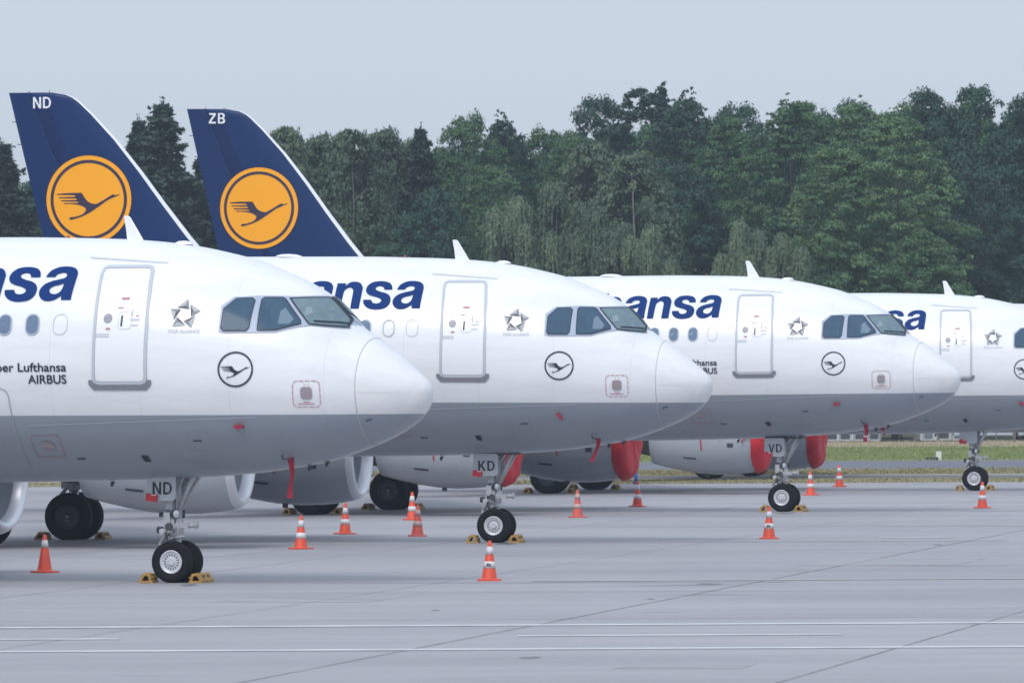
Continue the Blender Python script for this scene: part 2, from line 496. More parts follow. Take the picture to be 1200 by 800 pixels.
# bold italic word, x-height 1
def _g(pts): return smooth_loop([((p[0]) / 290, (385 - p[1]) / 290) + p[2:] for p in pts], 6)
GL = {
 'n': ([_g([(262, 115, 'c'), (352, 115, 'c'), (346, 146, 'c'), (395, 105), (450, 98), (500, 112), (527, 150), (530, 190), (500, 387, 'c'), (408, 387, 'c'), (432, 225), (430, 182), (405, 160), (370, 166), (342, 192), (330, 230), (303, 387, 'c'), (222, 387, 'c')])], 222, 318),
 'h': ([_g([(268, 52, 'c'), (358, 52, 'c'), (348, 140, 'c'), (395, 105), (450, 98), (500, 112), (527, 150), (530, 190), (500, 387, 'c'), (408, 387, 'c'), (432, 225), (430, 182), (405, 160), (370, 166), (342, 192), (330, 230), (303, 387, 'c'), (222, 387, 'c')])], 222, 318),
 's': ([_g([(762, 182, 'c'), (845, 182, 'c'), (838, 140), (805, 108), (745, 93), (690, 93), (630, 105), (585, 140), (568, 185), (585, 225), (630, 248), (690, 265), (728, 285), (735, 305), (715, 325), (680, 332), (645, 322), (628, 292, 'c'), (545, 292, 'c'), (550, 335), (585, 375), (640, 394), (700, 396), (770, 382), (815, 345), (832, 290), (820, 250), (780, 222), (720, 205), (680, 188), (668, 165), (690, 148), (725, 145), (752, 158)])], 540, 312),
 'a': ([_g([(892, 182, 'c'), (975, 182, 'c'), (990, 160), (1025, 147), (1060, 148), (1078, 165), (1065, 190), (1020, 203), (950, 220), (890, 250), (855, 300), (860, 350), (895, 385), (945, 393), (1000, 380), (1056, 346, 'c'), (1053, 384, 'c'), (1142, 384, 'c'), (1147, 330), (1168, 190), (1170, 150), (1150, 115), (1105, 95), (1040, 90), (980, 100), (925, 130)]),
        _g([(1065, 236, 'c'), (1060, 265), (1045, 305), (1010, 330), (970, 330), (945, 310), (950, 280), (985, 260), (1030, 250)])], 850, 326),
 't': ([_g([(100, 115, 'c'), (140, 115, 'c'), (152, 30, 'c'), (240, 30, 'c'), (228, 115, 'c'), (285, 115, 'c'), (277, 172, 'c'), (220, 172, 'c'), (200, 300), (206, 322), (255, 322, 'c'), (246, 387, 'c'), (180, 391), (125, 380), (108, 345), (112, 290), (130, 172, 'c'), (92, 172, 'c')])], 100, 200),
 'f': ([_g([(100, 115, 'c'), (140, 115, 'c'), (148, 50), (180, -5), (240, -24), (300, -20, 'c'), (290, 45, 'c'), (250, 48), (236, 70), (229, 115, 'c'), (285, 115, 'c'), (277, 172, 'c'), (220, 172, 'c'), (188, 387, 'c'), (98, 387, 'c'), (130, 172, 'c'), (92, 172, 'c')])], 100, 190),
 'u': ([_g([(262, 115, 'c'), (352, 115, 'c'), (322, 290), (330, 320), (360, 332), (400, 318), (425, 285), (452, 115, 'c'), (542, 115, 'c'), (502, 387, 'c'), (414, 387, 'c'), (419, 352, 'c'), (370, 385), (310, 396), (250, 382), (226, 340), (230, 290)])], 222, 318),
 'L': ([_g([(284, -22, 'c'), (382, -22, 'c'), (334, 308, 'c'), (500, 308, 'c'), (488, 387, 'c'), (222, 387, 'c')])], 222, 290),
}
def word_loops(word, sx, sy):
    """right end of the last letter's foot at x = 0"""
    loops, x = [], 0.0
    for ch in word:
        lp, x0, adv = GL[ch]
        for l in lp: loops.append([((p[0] - x0 / 290 + x), p[1]) for p in l])
        x += adv / 290
    end = x - 34 / 290
    return [[((p[0] - end) * sx - 0.11 * p[1] * sy, p[1] * sy) for p in l] for l in loops]

# block capitals for tails and gear doors: outlines in a cell of width ~0.75, height 1, stroke t
def caps(ch, t=0.17):
    if ch == 'N': return [[(0, 0), (t, 0), (t, 0.70), (0.55, 0), (0.75, 0), (0.75, 1), (0.75 - t, 1), (0.75 - t, 0.30), (0.2, 1), (0, 1)]]
    if ch == 'D':
        o = smooth_loop([(0, 0, 'c'), (0.33, 0), (0.62, 0.13), (0.75, 0.5), (0.62, 0.87), (0.33, 1), (0, 1, 'c')], 4)
        i = smooth_loop([(t, t * 0.9, 'c'), (0.32, t * 0.9), (0.50, 0.22), (0.75 - t, 0.5), (0.50, 0.78), (0.32, 1 - t * 0.9), (t, 1 - t * 0.9, 'c')], 4)
        return [o, i]
    if ch == 'K': return [[(0, 0), (t, 0), (t, 0.30), (0.28, 0.43), (0.54, 0), (0.76, 0), (0.40, 0.57), (0.74, 1), (0.52, 1), (t, 0.53), (t, 1), (0, 1)]]
    if ch == 'V': return [[(0.28, 0), (0.47, 0), (0.76, 1), (0.57, 1), (0.375, 0.25), (0.19, 1), (0, 1)]]
    if ch == 'Z': return [[(0, 0), (0.70, 0), (0.70, 0.165), (0.22, 0.165), (0.70, 0.84), (0.70, 1), (0.03, 1), (0.03, 0.835), (0.46, 0.835), (0, 0.17)]]
    if ch == 'B':
        o = smooth_loop([(0, 0, 'c'), (0.42, 0), (0.66, 0.08), (0.72, 0.28), (0.64, 0.45), (0.55, 0.52, 'c'), (0.66, 0.62), (0.68, 0.78), (0.60, 0.95), (0.40, 1), (0, 1, 'c')], 4)
        return [o, smooth_loop([(t, 0.15, 'c'), (0.40, 0.15), (0.53, 0.28), (0.40, 0.43), (t, 0.43, 'c')], 4), smooth_loop([(t, 0.59, 'c'), (0.38, 0.59), (0.50, 0.72), (0.38, 0.86), (t, 0.86, 'c')], 4)]
def caps_word(w, h, t=0.17):
    out = []; x = 0
    for ch in w:
        for l in caps(ch, t): out.append([((p[0] + x) * h, p[1] * h) for p in l])
        x += 0.92
    wd = (x - 0.17) * h
    return [[(p[0] - wd / 2, p[1] - h / 2) for p in l] for l in out]

# ---------------------------------------------------------------- airliner parts (meshes shared by every airliner)
def m_fuselage():
    b = MB()
    st = [1.1 + 0.14 * k for k in range(50)] + [8.2 + 0.8 * k for k in range(34)] + [35.4]
    b.loft([section(a) for a in st], caps=False)
    b.face(b.pts(section(35.4)))
    return b.mesh('fuselage', M['skin'])

def m_radome():
    b = MB()
    st = [0.10005, 0.1008, 0.102, 0.104, 0.109, 0.115, 0.124, 0.135, 0.147, 0.16, 0.2, 0.26, 0.34, 0.45, 0.58, 0.72, 0.86, 1.0, 1.1, 1.13]
    rg = [section(a) for a in st]
    rg[-1] = [Vector((p.x, p.y * .99, f_mid(1.13) + (p.z - f_mid(1.13)) * .99)) for p in rg[-1]]
    b.loft(rg, caps=False)
    return b.mesh('radome', M['radome'])

def m_seam():
    b = MB()
    rings = []
    for a in (1.094, 1.108):
        r = []
        for p in section(a):
            c = Vector((-a, 0, f_mid(a))); d = (p - c)
            r.append(c + d * (1 + 0.004 / max(0.1, d.length)))
        rings.append(r)
    b.loft(rings, caps=False)
    return b.mesh('radome_seam', M['panel_gap'])

def foil(le, te, thick, n=9):
    """closed airfoil ring in (aft, t) from the leading edge along one side and back"""
    up = []
    for k in range(n + 1):
        u = 0.5 - 0.5 * math.cos(math.pi * k / n)
        t = 5 * thick * (0.2969 * math.sqrt(u) - 0.126 * u - 0.3516 * u * u + 0.2843 * u**3 - 0.1036 * u**4)
        up.append((le + (te - le) * u, t * (te - le)))
    return up + [(a, -t) for a, t in up[-2:0:-1]]

FIN_LE = mono([(6.0, 27.55), (7.89, 29.17), (12.20, 32.77), (12.33, 32.95), (12.43, 33.18), (12.50, 33.6), (12.51, 34.0)])
def fin_hinge(z): return 33.45 - (10.27 - z) * 0.433
def fin_te(z): return 35.06 - (12.51 - z) * 0.238
def fin_half(a, z):
    le, te = FIN_LE(z), fin_te(z)
    u = min(max((a - le) / (te - le), 0.0), 1.0)
    return 5 * 0.095 * (0.2969 * math.sqrt(u) - 0.126 * u - 0.3516 * u * u + 0.2843 * u**3 - 0.1036 * u**4) * (te - le)
FIN_Z = [5.3, 6.0, 7, 8, 9, 10, 11, 11.8, 12.2, 12.33, 12.43, 12.5, 12.508]
def m_fin():
    b = MB()
    rings, n = [], 12
    for z in FIN_Z:
        le, hg = FIN_LE(max(z, 6.0)) - (max(0, 6 - z) * 0.86), fin_hinge(z)
        us = [0.0, 0.012, 0.045] + [0.045 + 0.955 * (k / n) ** 1.2 for k in range(1, n + 1)]
        fw = [(le + (hg - le) * u, fin_half(le + (hg - le) * u, max(z, 6.0))) for u in us]
        rings.append([L(a, s, z) for a, s in fw] + [L(a, -s, z) for a, s in fw[:0:-1]])
    k = len(rings[0])
    mats = [1 if (i < 2 or i >= k - 2) else 0 for i in range(k)]
    b.loft(rings, mats=mats)
    return b.mesh('fin', [M['fin'], M['le_white']])
def m_rudder():
    b = MB(); rings = []
    for z in FIN_Z[1:]:
        hg, te = fin_hinge(z) + 0.02, fin_te(z)
        fw = [(hg + (te - hg) * u, max(0.004, fin_half(hg + (te - hg) * u, z) - 0.004)) for u in (0, 0.25, 0.5, 0.75, 1)]
        rings.append([L(a, s, z) for a, s in fw] + [L(a, -s, z) for a, s in fw[::-1]])
    b.loft(rings, smooth=False)
    for z in (12.505, ):
        for a in (33.75, 34.4): b.cyl(L(a, 0, 12.5), L(a + 0.03, 0, 12.56), 0.012, n=6)
    for z in (11.6, 10.9): b.cyl(L(fin_te(z), 0, z), L(fin_te(z) + 0.12, 0, z), 0.012, n=6)
    return b.mesh('rudder', M['rudder'])
def fin_decal(name, material, loops, at, off, step=0.25):
    bm = fill2d(loops); dice(bm, step)
    for v in bm.verts:
        a, z = at[0] - v.co.x, at[1] + v.co.y
        v.co = L(a, fin_half(a, z) + off, z)
    bmesh.ops.recalc_face_normals(bm, faces=bm.faces)
    for f in bm.faces:
        if f.normal.y > 0: f.normal_flip()
    me = bpy.data.meshes.new(name); bm.to_mesh(me); bm.free(); me.materials.append(material)
    return me

def surface_mesh(name, stations, material, tc=0.12):
    """stations: (span, le, te, z)"""
    b = MB(); rings = []
    for sp, le, te, z in stations:
        rings.append([L(a, sp, z + t) for a, t in foil(le, te, tc)])
    b.loft(rings)
    return b.mesh(name, material)

def m_wing(sg):
    return surface_mesh('wing', [(sg * 1.5, 11.8, 18.5, 2.75), (sg * 2.05, 12.0, 18.4, 2.8), (sg * 6.4, 14.25, 18.4, 3.15), (sg * 12, 17.1, 20.0, 3.75), (sg * 17.2, 19.75, 21.4, 4.4), (sg * 17.5, 20.05, 21.4, 4.45)], M['wing'], 0.115)
def m_fence(sg):
    b = MB()
    P = [(20.0, 4.45), (21.6, 3.75), (21.9, 3.75), (21.45, 4.45), (21.9, 5.35), (21.55, 5.35)]
    A = b.pts([L(a, sg * 17.5, z) for a, z in P]); B = b.pts([L(a, sg * 17.56, z) for a, z in P])
    b.face(A); b.face(B[::-1])
    for k in range(6): b.face((A[k], A[(k + 1) % 6], B[(k + 1) % 6], B[k]))
    return b.mesh('wingtip_fence', M['white'])
def m_flapfair(sg):
    b = MB()
    for sp, a0, z in ((7.6, 17.0, 2.95), (11.2, 18.3, 3.4), (14.3, 19.3, 3.85)):
        b.loft([[L(a0 + t, sg * sp + 0.17 * w * math.cos(q), z - 0.05 + 0.22 * w * math.sin(q) + 0.05 * t) for q in [2 * math.pi * k / 10 for k in range(10)]] for t, w in ((-1.2, 0.05), (-.6, .6), (0, 1), (1, .9), (2, .5), (2.6, .05))])
    return b.mesh('flap_fairing', M['wing'])
def m_stab(sg):
    return surface_mesh('tailplane', [(sg * 0.3, 29.6, 33.2, 5.0), (sg * 1.0, 30.0, 33.2, 5.05), (sg * 6.4, 32.9, 34.3, 5.6)], M['wing'], 0.10)
def m_belly():
    b = MB(); rings = []
    for t, w, dz in ((10.4, .55, .52), (11.2, .9, .36), (12.2, 1.0, .2), (14, 1.04, .12), (18, 1.04, .12), (20, 1.0, .2), (21.2, .85, .36), (22.2, .5, .52)):
        rings.append([L(t, 2.05 * w * math.cos(q), 2.3 + (0.72 - dz) * math.sin(q)) if math.sin(q) < 0 else L(t, 2.05 * w * math.cos(q), 2.3 + 0.5 * math.sin(q)) for q in [2 * math.pi * k / 32 for k in range(32)]])
    b.loft(rings)
    return b.mesh('belly_fairing', M['belly'])

# nacelle: own origin at the middle of the intake lip, axis along -X (aft)
def m_nacelle():
    b = MB()
    b.lathe([(0.16, 1.135), (0.5, 1.20), (0.95, 1.24), (1.5, 1.25), (2.0, 1.215), (2.5, 1.13), (3.0, 1.02), (3.4, 0.915), (3.4, 0.87), (2.9, 0.9)], (0, 0, 0), (-1, 0, 0), 56)
    return b.mesh('engine', M['nacelle'])
def m_lip():
    b = MB()
    b.lathe([(0.165, 1.137), (0.09, 1.105), (0.03, 1.06), (0.0, 1.0), (0.02, 0.955), (0.10, 0.915), (0.25, 0.895)], (0, 0, 0), (-1, 0, 0), 56)
    return b.mesh('inlet_lip', M['lip'])
def m_fan():
    b = MB()
    b.lathe([(0.25, 0.895), (0.9, 0.905), (0.9, 0.25)], (0, 0, 0), (-1, 0, 0), 56, mats=[1, 0])
    b.lathe([(0.45, 0.0), (0.5, 0.07), (0.65, 0.17), (0.88, 0.26)], (0, 0, 0), (-1, 0, 0), 24, m=2)
    for k in range(24):
        q = 2 * math.pi * k / 24
        c, s_ = math.cos(q), math.sin(q); c2, s2 = math.cos(q + 0.14), math.sin(q + 0.14)
        b.poly([(-0.82, 0.25 * c, 0.25 * s_), (-0.70, 0.88 * c, 0.88 * s_), (-0.84, 0.88 * c2, 0.88 * s2), (-0.88, 0.25 * c2, 0.25 * s2)], 3)
    return b.mesh('fan', [M['fan'], M['duct'], M['spin'], M['hot']])
def m_core():
    b = MB()
    b.lathe([(2.9, 0.9), (3.0, 0.72), (3.4, 0.70), (4.0, 0.58), (4.6, 0.43), (4.6, 0.38), (4.3, 0.34)], (0, 0, 0), (-1, 0, 0), 36)
    b.lathe([(4.3, 0.33), (4.7, 0.22), (5.1, 0.03)], (0, 0, 0), (-1, 0, 0), 24)
    return b.mesh('exhaust_nozzle', M['hot'])
def m_pylon():
    b = MB()
    b.loft([[(-a, w * c, z0 + (z1 - z0) * t) for c, t in ((-1, 0), (1, 0), (1, 1), (-1, 1))] for a, w, z0, z1 in ((0.9, .06, 1.15, 1.24), (1.6, .17, 1.0, 1.42), (3.0, .2, .8, 1.40), (4.2, .2, .55, 1.25), (5.6, .14, .62, 1.1), (6.6, .04, .8, 1.0))], smooth=False)
    return b.mesh('pylon', M['nacelle'])
def m_placards():
    """small dark panels, louvres and stencils on the outer side of a nacelle"""
    b = MB()
    def patch(t0, t1, q0, q1, m=0):
        prof = mono([(0.16, 1.135), (0.5, 1.20), (0.95, 1.24), (1.5, 1.25), (2.0, 1.215), (2.5, 1.13), (3.0, 1.02), (3.4, 0.915)])
        n = 4
        for i in range(n):
            for j in range(n):
                T = [t0 + (t1 - t0) * (i + x) / n for x in (0, 1)]; Q = [R(q0 + (q1 - q0) * (j + x) / n) for x in (0, 1)]
                b.poly([(-t, -(prof(t) + .006) * math.cos(q), (prof(t) + .006) * math.sin(q)) for t, q in ((T[0], Q[0]), (T[1], Q[0]), (T[1], Q[1]), (T[0], Q[1]))], m)
    patch(0.72, 1.10, -2, 4, 0); patch(0.80, 0.98, -20, -14, 1); patch(1.75, 1.79, -25, 2, 2); patch(1.62, 1.72, -2, 3, 2)
    patch(1.85, 2.2, -2, 2, 3); patch(2.3, 2.5, -2, 1, 3); patch(1.95, 2.35, -40, -37, 1); patch(1.28, 1.40, -1, 2, 3)
    patch(2.6, 2.615, -60, 40, 0); patch(1.18, 1.195, -70, 50, 0)
    b.box((-1.75, -0.15, -1.26), (0.12, 0.05, 0.10), 1)
    return b.mesh('placards', [M['scuff'], M['grime'], M['redbox'], M['faint']])

# wheels: axle along Y, centre at origin
def tyre(name, r, w, mt):
    b = MB()
    h = w / 2
    b.lathe([(-h * .72, r * .55), (-h * .95, r * .62), (-h, r * .78), (-h * .88, r * .92), (-h * .6, r * .99), (-h * .42, r), (-h * .40, r * .985), (-h * .36, r * .985), (-h * .34, r), (-h * .06, r), (-h * .04, r * .985), (h * .04, r * .985), (h * .06, r), (h * .34, r), (h * .36, r * .985), (h * .40, r * .985), (h * .42, r), (h * .6, r * .99), (h * .88, r * .92), (h, r * .78), (h * .95, r * .62), (h * .72, r * .55)], (0, 0, 0), (0, 1, 0), 48)
    return b.mesh(name, mt)
def rim(name, r, w, face, dark, slots=16):
    b = MB(); h = w / 2
    for sg in (-1, 1):
        b.lathe([(sg * h * .72, r), (sg * h * .80, r * 1.02), (sg * h * .82, r * .92), (sg * h * .62, r * .82), (sg * h * .56, r * .78)], (0, 0, 0), (0, 1, 0), 48)
        n = slots * 2
        for k in range(n):
            q0, q1 = 2 * math.pi * k / n, 2 * math.pi * (k + 1) / n
            for ra, rb, ya, yb in ((.78, .70, .56, .56), (.70, .50, .56, .54), (.50, .34, .54, .58)):
                m = 1 if (k % 2 and ra == .70) else 0
                b.poly([(r * ra * math.cos(q0), sg * h * ya, r * ra * math.sin(q0)), (r * ra * math.cos(q1), sg * h * ya, r * ra * math.sin(q1)), (r * rb * math.cos(q1), sg * h * yb, r * rb * math.sin(q1)), (r * rb * math.cos(q0), sg * h * yb, r * rb * math.sin(q0))], m)
        b.lathe([(sg * h * .58, r * .34), (sg * h * .82, r * .30), (sg * h * .84, r * .22), (sg * h * .78, 0.001)], (0, 0, 0), (0, 1, 0), 24)
    return b.mesh(name, [face, dark])

NG = 4.81           # nose gear, aft of the nose
def m_nose_strut():
    b = MB()
    P = lambda a, s, z: L(NG + a, s, z)
    b.cyl(P(0.06, 0, 2.1), P(0.02, 0, 1.05), 0.11, 0.115, 18)
    b.cyl(P(0.02, 0, 1.12), P(0.015, 0, 0.80), 0.135, 0.12, 18)
    b.cyl(P(0.02, 0, 0.80), P(0.015, 0, 0.77), 0.15, 0.15, 18)
    b.cyl(P(0.015, 0, 0.86), P(0, 0, 0.42), 0.08, 0.08, 16, 0)
    b.cyl(P(0, -0.34, 0.372), P(0, 0.34, 0.372), 0.055, n=14)
    b.box(P(0, 0, 0.42), (0.15, 0.16, 0.2))
    # forward drag brace and its side links
    for s in (-0.13, 0.13):
        b.tube([P(-0.06, s * 0.5, 1.28), P(-0.42, s * 1.3, 1.98)], 0.04)
        b.tube([P(-0.02, s, 1.55), P(-0.25, s * 1.5, 1.95)], 0.018)
    b.cyl(P(-0.42, -0.26, 1.97), P(-0.42, 0.26, 1.97), 0.035)
    # steering collar, actuators, torque links, lamps' bracket, hoses
    b.cyl(P(0.02, -0.32, 0.98), P(0.02, 0.34, 0.98), 0.058, n=12)
    b.cyl(P(0.02, 0.34, 0.98), P(0.02, 0.40, 0.98), 0.07, n=12, m=2)
    b.cyl(P(0.20, -0.24, 0.90), P(0.20, 0.26, 0.90), 0.05, n=10)
    b.cyl(P(-0.20, 0.05, 1.00), P(-0.36, 0.05, 1.01), 0.05, n=12)
    b.cyl(P(-0.36, 0.05, 1.01), P(-0.40, 0.05, 1.01), 0.068, n=12)
    b.box(P(-0.12, 0.04, 1.0), (0.22, 0.12, 0.09))
    b.cyl(P(0.24, 0.08, 0.92), P(0.34, 0.08, 0.92), 0.06, n=12, m=2)
    b.box(P(0.14, 0.05, 1.12), (0.12, 0.22, 0.22))
    b.box(P(0.10, 0.13, 1.38), (0.12, 0.06, 0.20), 0)
    for s in (-0.05, 0.05):
        b.tube([P(0.12, s, 0.92), P(0.32, s, 0.68), P(0.10, s, 0.46)], 0.022)
    b.cyl(P(0.12, -0.08, 0.90), P(0.12, 0.08, 0.90), 0.03, n=8)
    for k, (s, a) in enumerate(((0.10, 0.10), (-0.09, 0.11), (0.11, -0.05), (0.02, 0.14))):
        b.tube([P(a, s, 2.0), P(a + .05, s * 1.2, 1.6), P(a + .02, s * 1.5, 1.2), P(a + .08, s, 0.85), P(a * .5, s, 0.5)], 0.011, 6, 2)
    b.box(P(0.02, 0.098, 1.15), (0.05, 0.012, 0.09), 3); b.box(P(-0.01, 0.104, 1.03), (0.035, 0.012, 0.06), 2)
    b.box(P(-0.10, 0, 2.0), (0.9, 0.5, 0.2), 2)     # dark block at the wheel well mouth, its shade put into the colour
    return b.mesh('nose_gear', [M['strut'], M['chrome'], M['grime'], M['redbox']])
def m_taxi_lamp():
    b = MB()
    for s, z, a in ((0.11, 1.20, 0.06), (-0.11, 1.20, 0.02)):
        b.lathe([(0, 0.03), (0.05, 0.07), (0.10, 0.078), (0.11, 0.07)], L(NG + a, s, z), (1, -0.5 if s > 0 else 0.5, 0), 16)
        b.lathe([(0.108, 0.071), (0.118, 0.001)], L(NG + a, s, z), (1, -0.5 if s > 0 else 0.5, 0), 16, m=1)
    return b.mesh('taxi_light', [M['grime'], M['lens']])
GD = (4.975, 0.36, 1.685)    # gear door panel centre (aft, starboard, z)
def m_gear_door(sg):
    b = MB()
    lp = rrect(0.54, 0.50, 0.09)
    for th, m in ((0.0, 0),):
        A = b.pts([L(GD[0] - x, sg * GD[1], GD[2] + y) for x, y in lp]); B = b.pts([L(GD[0] - x, sg * (GD[1] - 0.035), GD[2] + y) for x, y in lp])
        b.face(A); b.face(B[::-1])
        for k in range(len(lp)): b.face((A[k], A[(k + 1) % len(lp)], B[(k + 1) % len(lp)], B[k]))
    b.box(L(GD[0], sg * (GD[1] - 0.10), GD[2] + 0.245), (0.50, 0.22, 0.03), 1)
    b.tube([L(GD[0], sg * (GD[1] - .03), GD[2] - .05), L(NG + .02, sg * .08, GD[2] - .12)], 0.02)
    return b.mesh('gear_door', [M['gdoor'], M['grime']])
def m_gear_letters(w):
    bm = fill2d(caps_word(w, 0.215, 0.185))
    for v in bm.verts: v.co = L(GD[0] - v.co.x - 0.02, GD[1] + 0.004, GD[2] - 0.03 + v.co.y)
    for f in bm.faces:
        f.normal_update()
        if f.normal.y > 0: f.normal_flip()
    me = bpy.data.meshes.new('gear_door_letters'); bm.to_mesh(me); bm.free(); me.materials.append(M['black'])
    return me
MG = 16.22
def m_main_strut(sg):
    b = MB(); P = lambda a, s, z: L(MG + a, sg * (3.8 + s), z)
    b.cyl(P(0, -0.1, 2.7), P(0, 0, 1.1), 0.15, 0.14, 18)
    b.cyl(P(0, 0, 1.15), P(0, 0, 0.55), 0.095, 0.095, 16, 1)
    b.cyl(P(0, -0.62, 0.50), P(0, 0.62, 0.50), 0.08, n=14)
    b.tube([P(0, -0.05, 1.5), P(0.05, -1.3, 2.5)], 0.06); b.tube([P(-0.1, 0, 1.3), P(-0.7, 0, 2.5)], 0.04)
    for s in (-0.07, 0.07): b.tube([P(0.13, s, 1.2), P(0.42, s, 0.85), P(0.12, s, 0.55)], 0.03)
    b.cyl(P(0, -.24, .5), P(0, -.12, .5), 0.2, n=20, m=2); b.cyl(P(0, .12, .5), P(0, .24, .5), 0.2, n=20, m=2)
    b.tube([P(0.12, .06, 2.4), P(0.16, .1, 1.4), P(.1, .1, .7)], 0.018, 6, 2)
    b.box(P(0.0, 0.28, 1.75), (0.75, 0.05, 1.25), 3)
    return b.mesh('main_gear', [M['strut'], M['chrome'], M['grime'], M['gdoor']])
def m_antenna():
    b = MB()
    P = lambda a, s, z: L(a, s, z)
    b.loft([[P(a0, 0, z), P(a0 + .25 * (a1 - a0), w, z), P(a1, 0, z), P(a0 + .25 * (a1 - a0), -w, z)] for a0, a1, z, w in ((5.40, 5.72, 6.0, .022), (5.52, 5.74, 6.2, .018), (5.66, 5.78, 6.43, .012), (5.70, 5.78, 6.455, .006))], smooth=False)
    return b.mesh('antenna', M['white'])
def m_beacon():
    b = MB()
    b.lathe([(0, .03), (.03, .028), (.045, .018), (.05, .001)], L(6.83, 0, 6.075), (0, 0, 1), 14)
    return b.mesh('beacon', M['amber'])
def m_dome(a, z, s):
    b = MB()
    if True:
        b.lathe([(0, s), (.03, s * .92), (.06, s * .55), (.07, .001)], L(a, 0, z), (0.02, 0, 1), 18)
    return b.mesh('satellite_dome', M['white'])

def m_blades(a, z):
    """drain mast under the belly"""
    b = MB()
    if True:
        b.loft([[L(a - .03, -.012, z), L(a - .03, .012, z), L(a + .05, .012, z), L(a + .05, -.012, z)], [L(a + .02, -.01, z - .09), L(a + .02, .01, z - .09), L(a + .06, .01, z - .09), L(a + .06, -.01, z - .09)]], smooth=False)
    return b.mesh('drain_mast', M['grime'])
def m_pitot():
    b = MB(); a, z = 2.55, 2.25; s = side(a, z)
    b.tube([L(a, s, z), L(a - .04, s + .09, z - .05), L(a - .20, s + .10, z - .05)], 0.013)
    return b.mesh('air_data_probe', M['grime'])

def near_top(a, s):
    return (a, f_mid(a) + (f_top(a) - f_mid(a)) * math.sqrt(1 - (s / f_wid(a)) ** 2))
COCKPIT_FRAME = [(3.403, 4.399), (3.421, 4.843), (3.24, 5.001), (2.771, 5.022), (2.442, 5.012), (2.347, 5.005)] + [near_top(a, 0.06) for a in (1.95, 1.88, 1.8, 1.72, 1.64, 1.56, 1.49, 1.43)] + [(1.44, 4.44), (1.734, 4.475), (1.909, 4.497), (2.063, 4.480), (2.319, 4.419), (2.449, 4.380), (3.302, 4.373)]
PANES = [
 [(3.356, 4.462), (3.359, 4.787), (3.194, 4.955), (2.947, 4.963), (2.899, 4.925), (2.902, 4.47), (2.94, 4.419), (3.315, 4.421)],
 [(2.744, 4.432), (2.775, 4.945), (2.747, 4.969), (2.473, 4.965), (2.421, 4.931), (2.101, 4.577), (2.09, 4.529), (2.45, 4.427), (2.708, 4.425)],
 [(2.341, 4.957)] + [near_top(a, 0.15) for a in (1.90, 1.84, 1.78, 1.72, 1.66, 1.60, 1.54)] + [(1.48, 4.475), (1.70, 4.497), (1.946, 4.528)]]
PORT_PANE = [(2.341, 4.957)] + [near_top(a, 0.15) for a in (1.90, 1.84, 1.78, 1.72, 1.66)] + [(1.63, 4.56), (1.75, 4.515), (1.946, 4.528)]
CURTAINS = [[(3.02, 4.45), (3.03, 4.80), (2.98, 4.80), (2.96, 4.45)], [(2.52, 4.47), (2.60, 4.75), (2.56, 4.90), (2.46, 4.90), (2.36, 4.62), (2.40, 4.46)], None]
SHADES = [None, [(2.43, 4.52), (2.44, 4.74), (2.38, 4.80), (2.20, 4.60), (2.26, 4.52)], [(2.06, 4.66), (2.08, 4.80), (2.02, 4.82), (1.94, 4.70)]]

DOOR = [(5.600, 3.62), (5.597, 4.0), (5.598, 4.5), (5.625, 5.1), (5.655, 5.44), (5.64, 5.51), (5.58, 5.545), (4.86, 5.545), (4.79, 5.52), (4.755, 5.45), (4.70, 5.1), (4.655, 4.5), (4.648, 4.0), (4.650, 3.62), (4.67, 3.55), (4.74, 3.52), (5.51, 3.52), (5.58, 3.55)]
SILL = [(5.69, 3.58), (5.625, 3.58), (5.60, 3.54), (5.52, 3.49), (4.73, 3.49), (4.65, 3.54), (4.625, 3.58), (4.553, 3.575), (4.556, 3.50), (4.651, 3.406), (5.601, 3.41), (5.692, 3.505)]

def dashes(w, h, r, dash, gap, t):
    """dashed outline of a rounded rectangle as little quads"""
    lp = rrect(w, h, r, 4); n = len(lp); out = []
    seq = [Vector(p) for p in lp] + [Vector(lp[0])]
    pos, on = 0.0, True
    cur = []
    for a, b in zip(seq, seq[1:]):
        ln = (b - a).length; d = (b - a) / max(ln, 1e-9); t0 = 0
        while t0 < ln - 1e-9:
            stp = min((dash if on else gap) - pos, ln - t0)
            if on and stp > 0.004:
                p, q = a + d * t0, a + d * (t0 + stp); nrm = Vector((-d.y, d.x)) * t / 2
                out.append([tuple(p + nrm), tuple(q + nrm), tuple(q - nrm), tuple(p - nrm)])
            pos += stp; t0 += stp
            if pos >= (dash if on else gap) - 1e-9: pos = 0; on = not on
    return out

def star_loops(r):
    tip, lf, rt, ce = (18 / 235, 1.0), (-125 / 235, 110 / 235), (60 / 235, 85 / 235), (-5 / 235, 135 / 235)
    A, B, C = [], [], []
    for k in range(5):
        q = -2 * math.pi * k / 5; c, s = math.cos(q), math.sin(q)
        T = lambda p: (r * (p[0] * c - p[1] * s), r * (p[0] * s + p[1] * c))
        A.append([T(tip), T(lf), T(ce)]); B.append([T(tip), T(ce), T(rt)]); C.append([T(lf), T(rt), T(ce)])
    return A, B, C

def part(name, parent, key, fn, label=None, loc=(0, 0, 0)):
    o = obj(name, cached(key, fn), parent, loc)
    if label: o['label'] = label
    return o

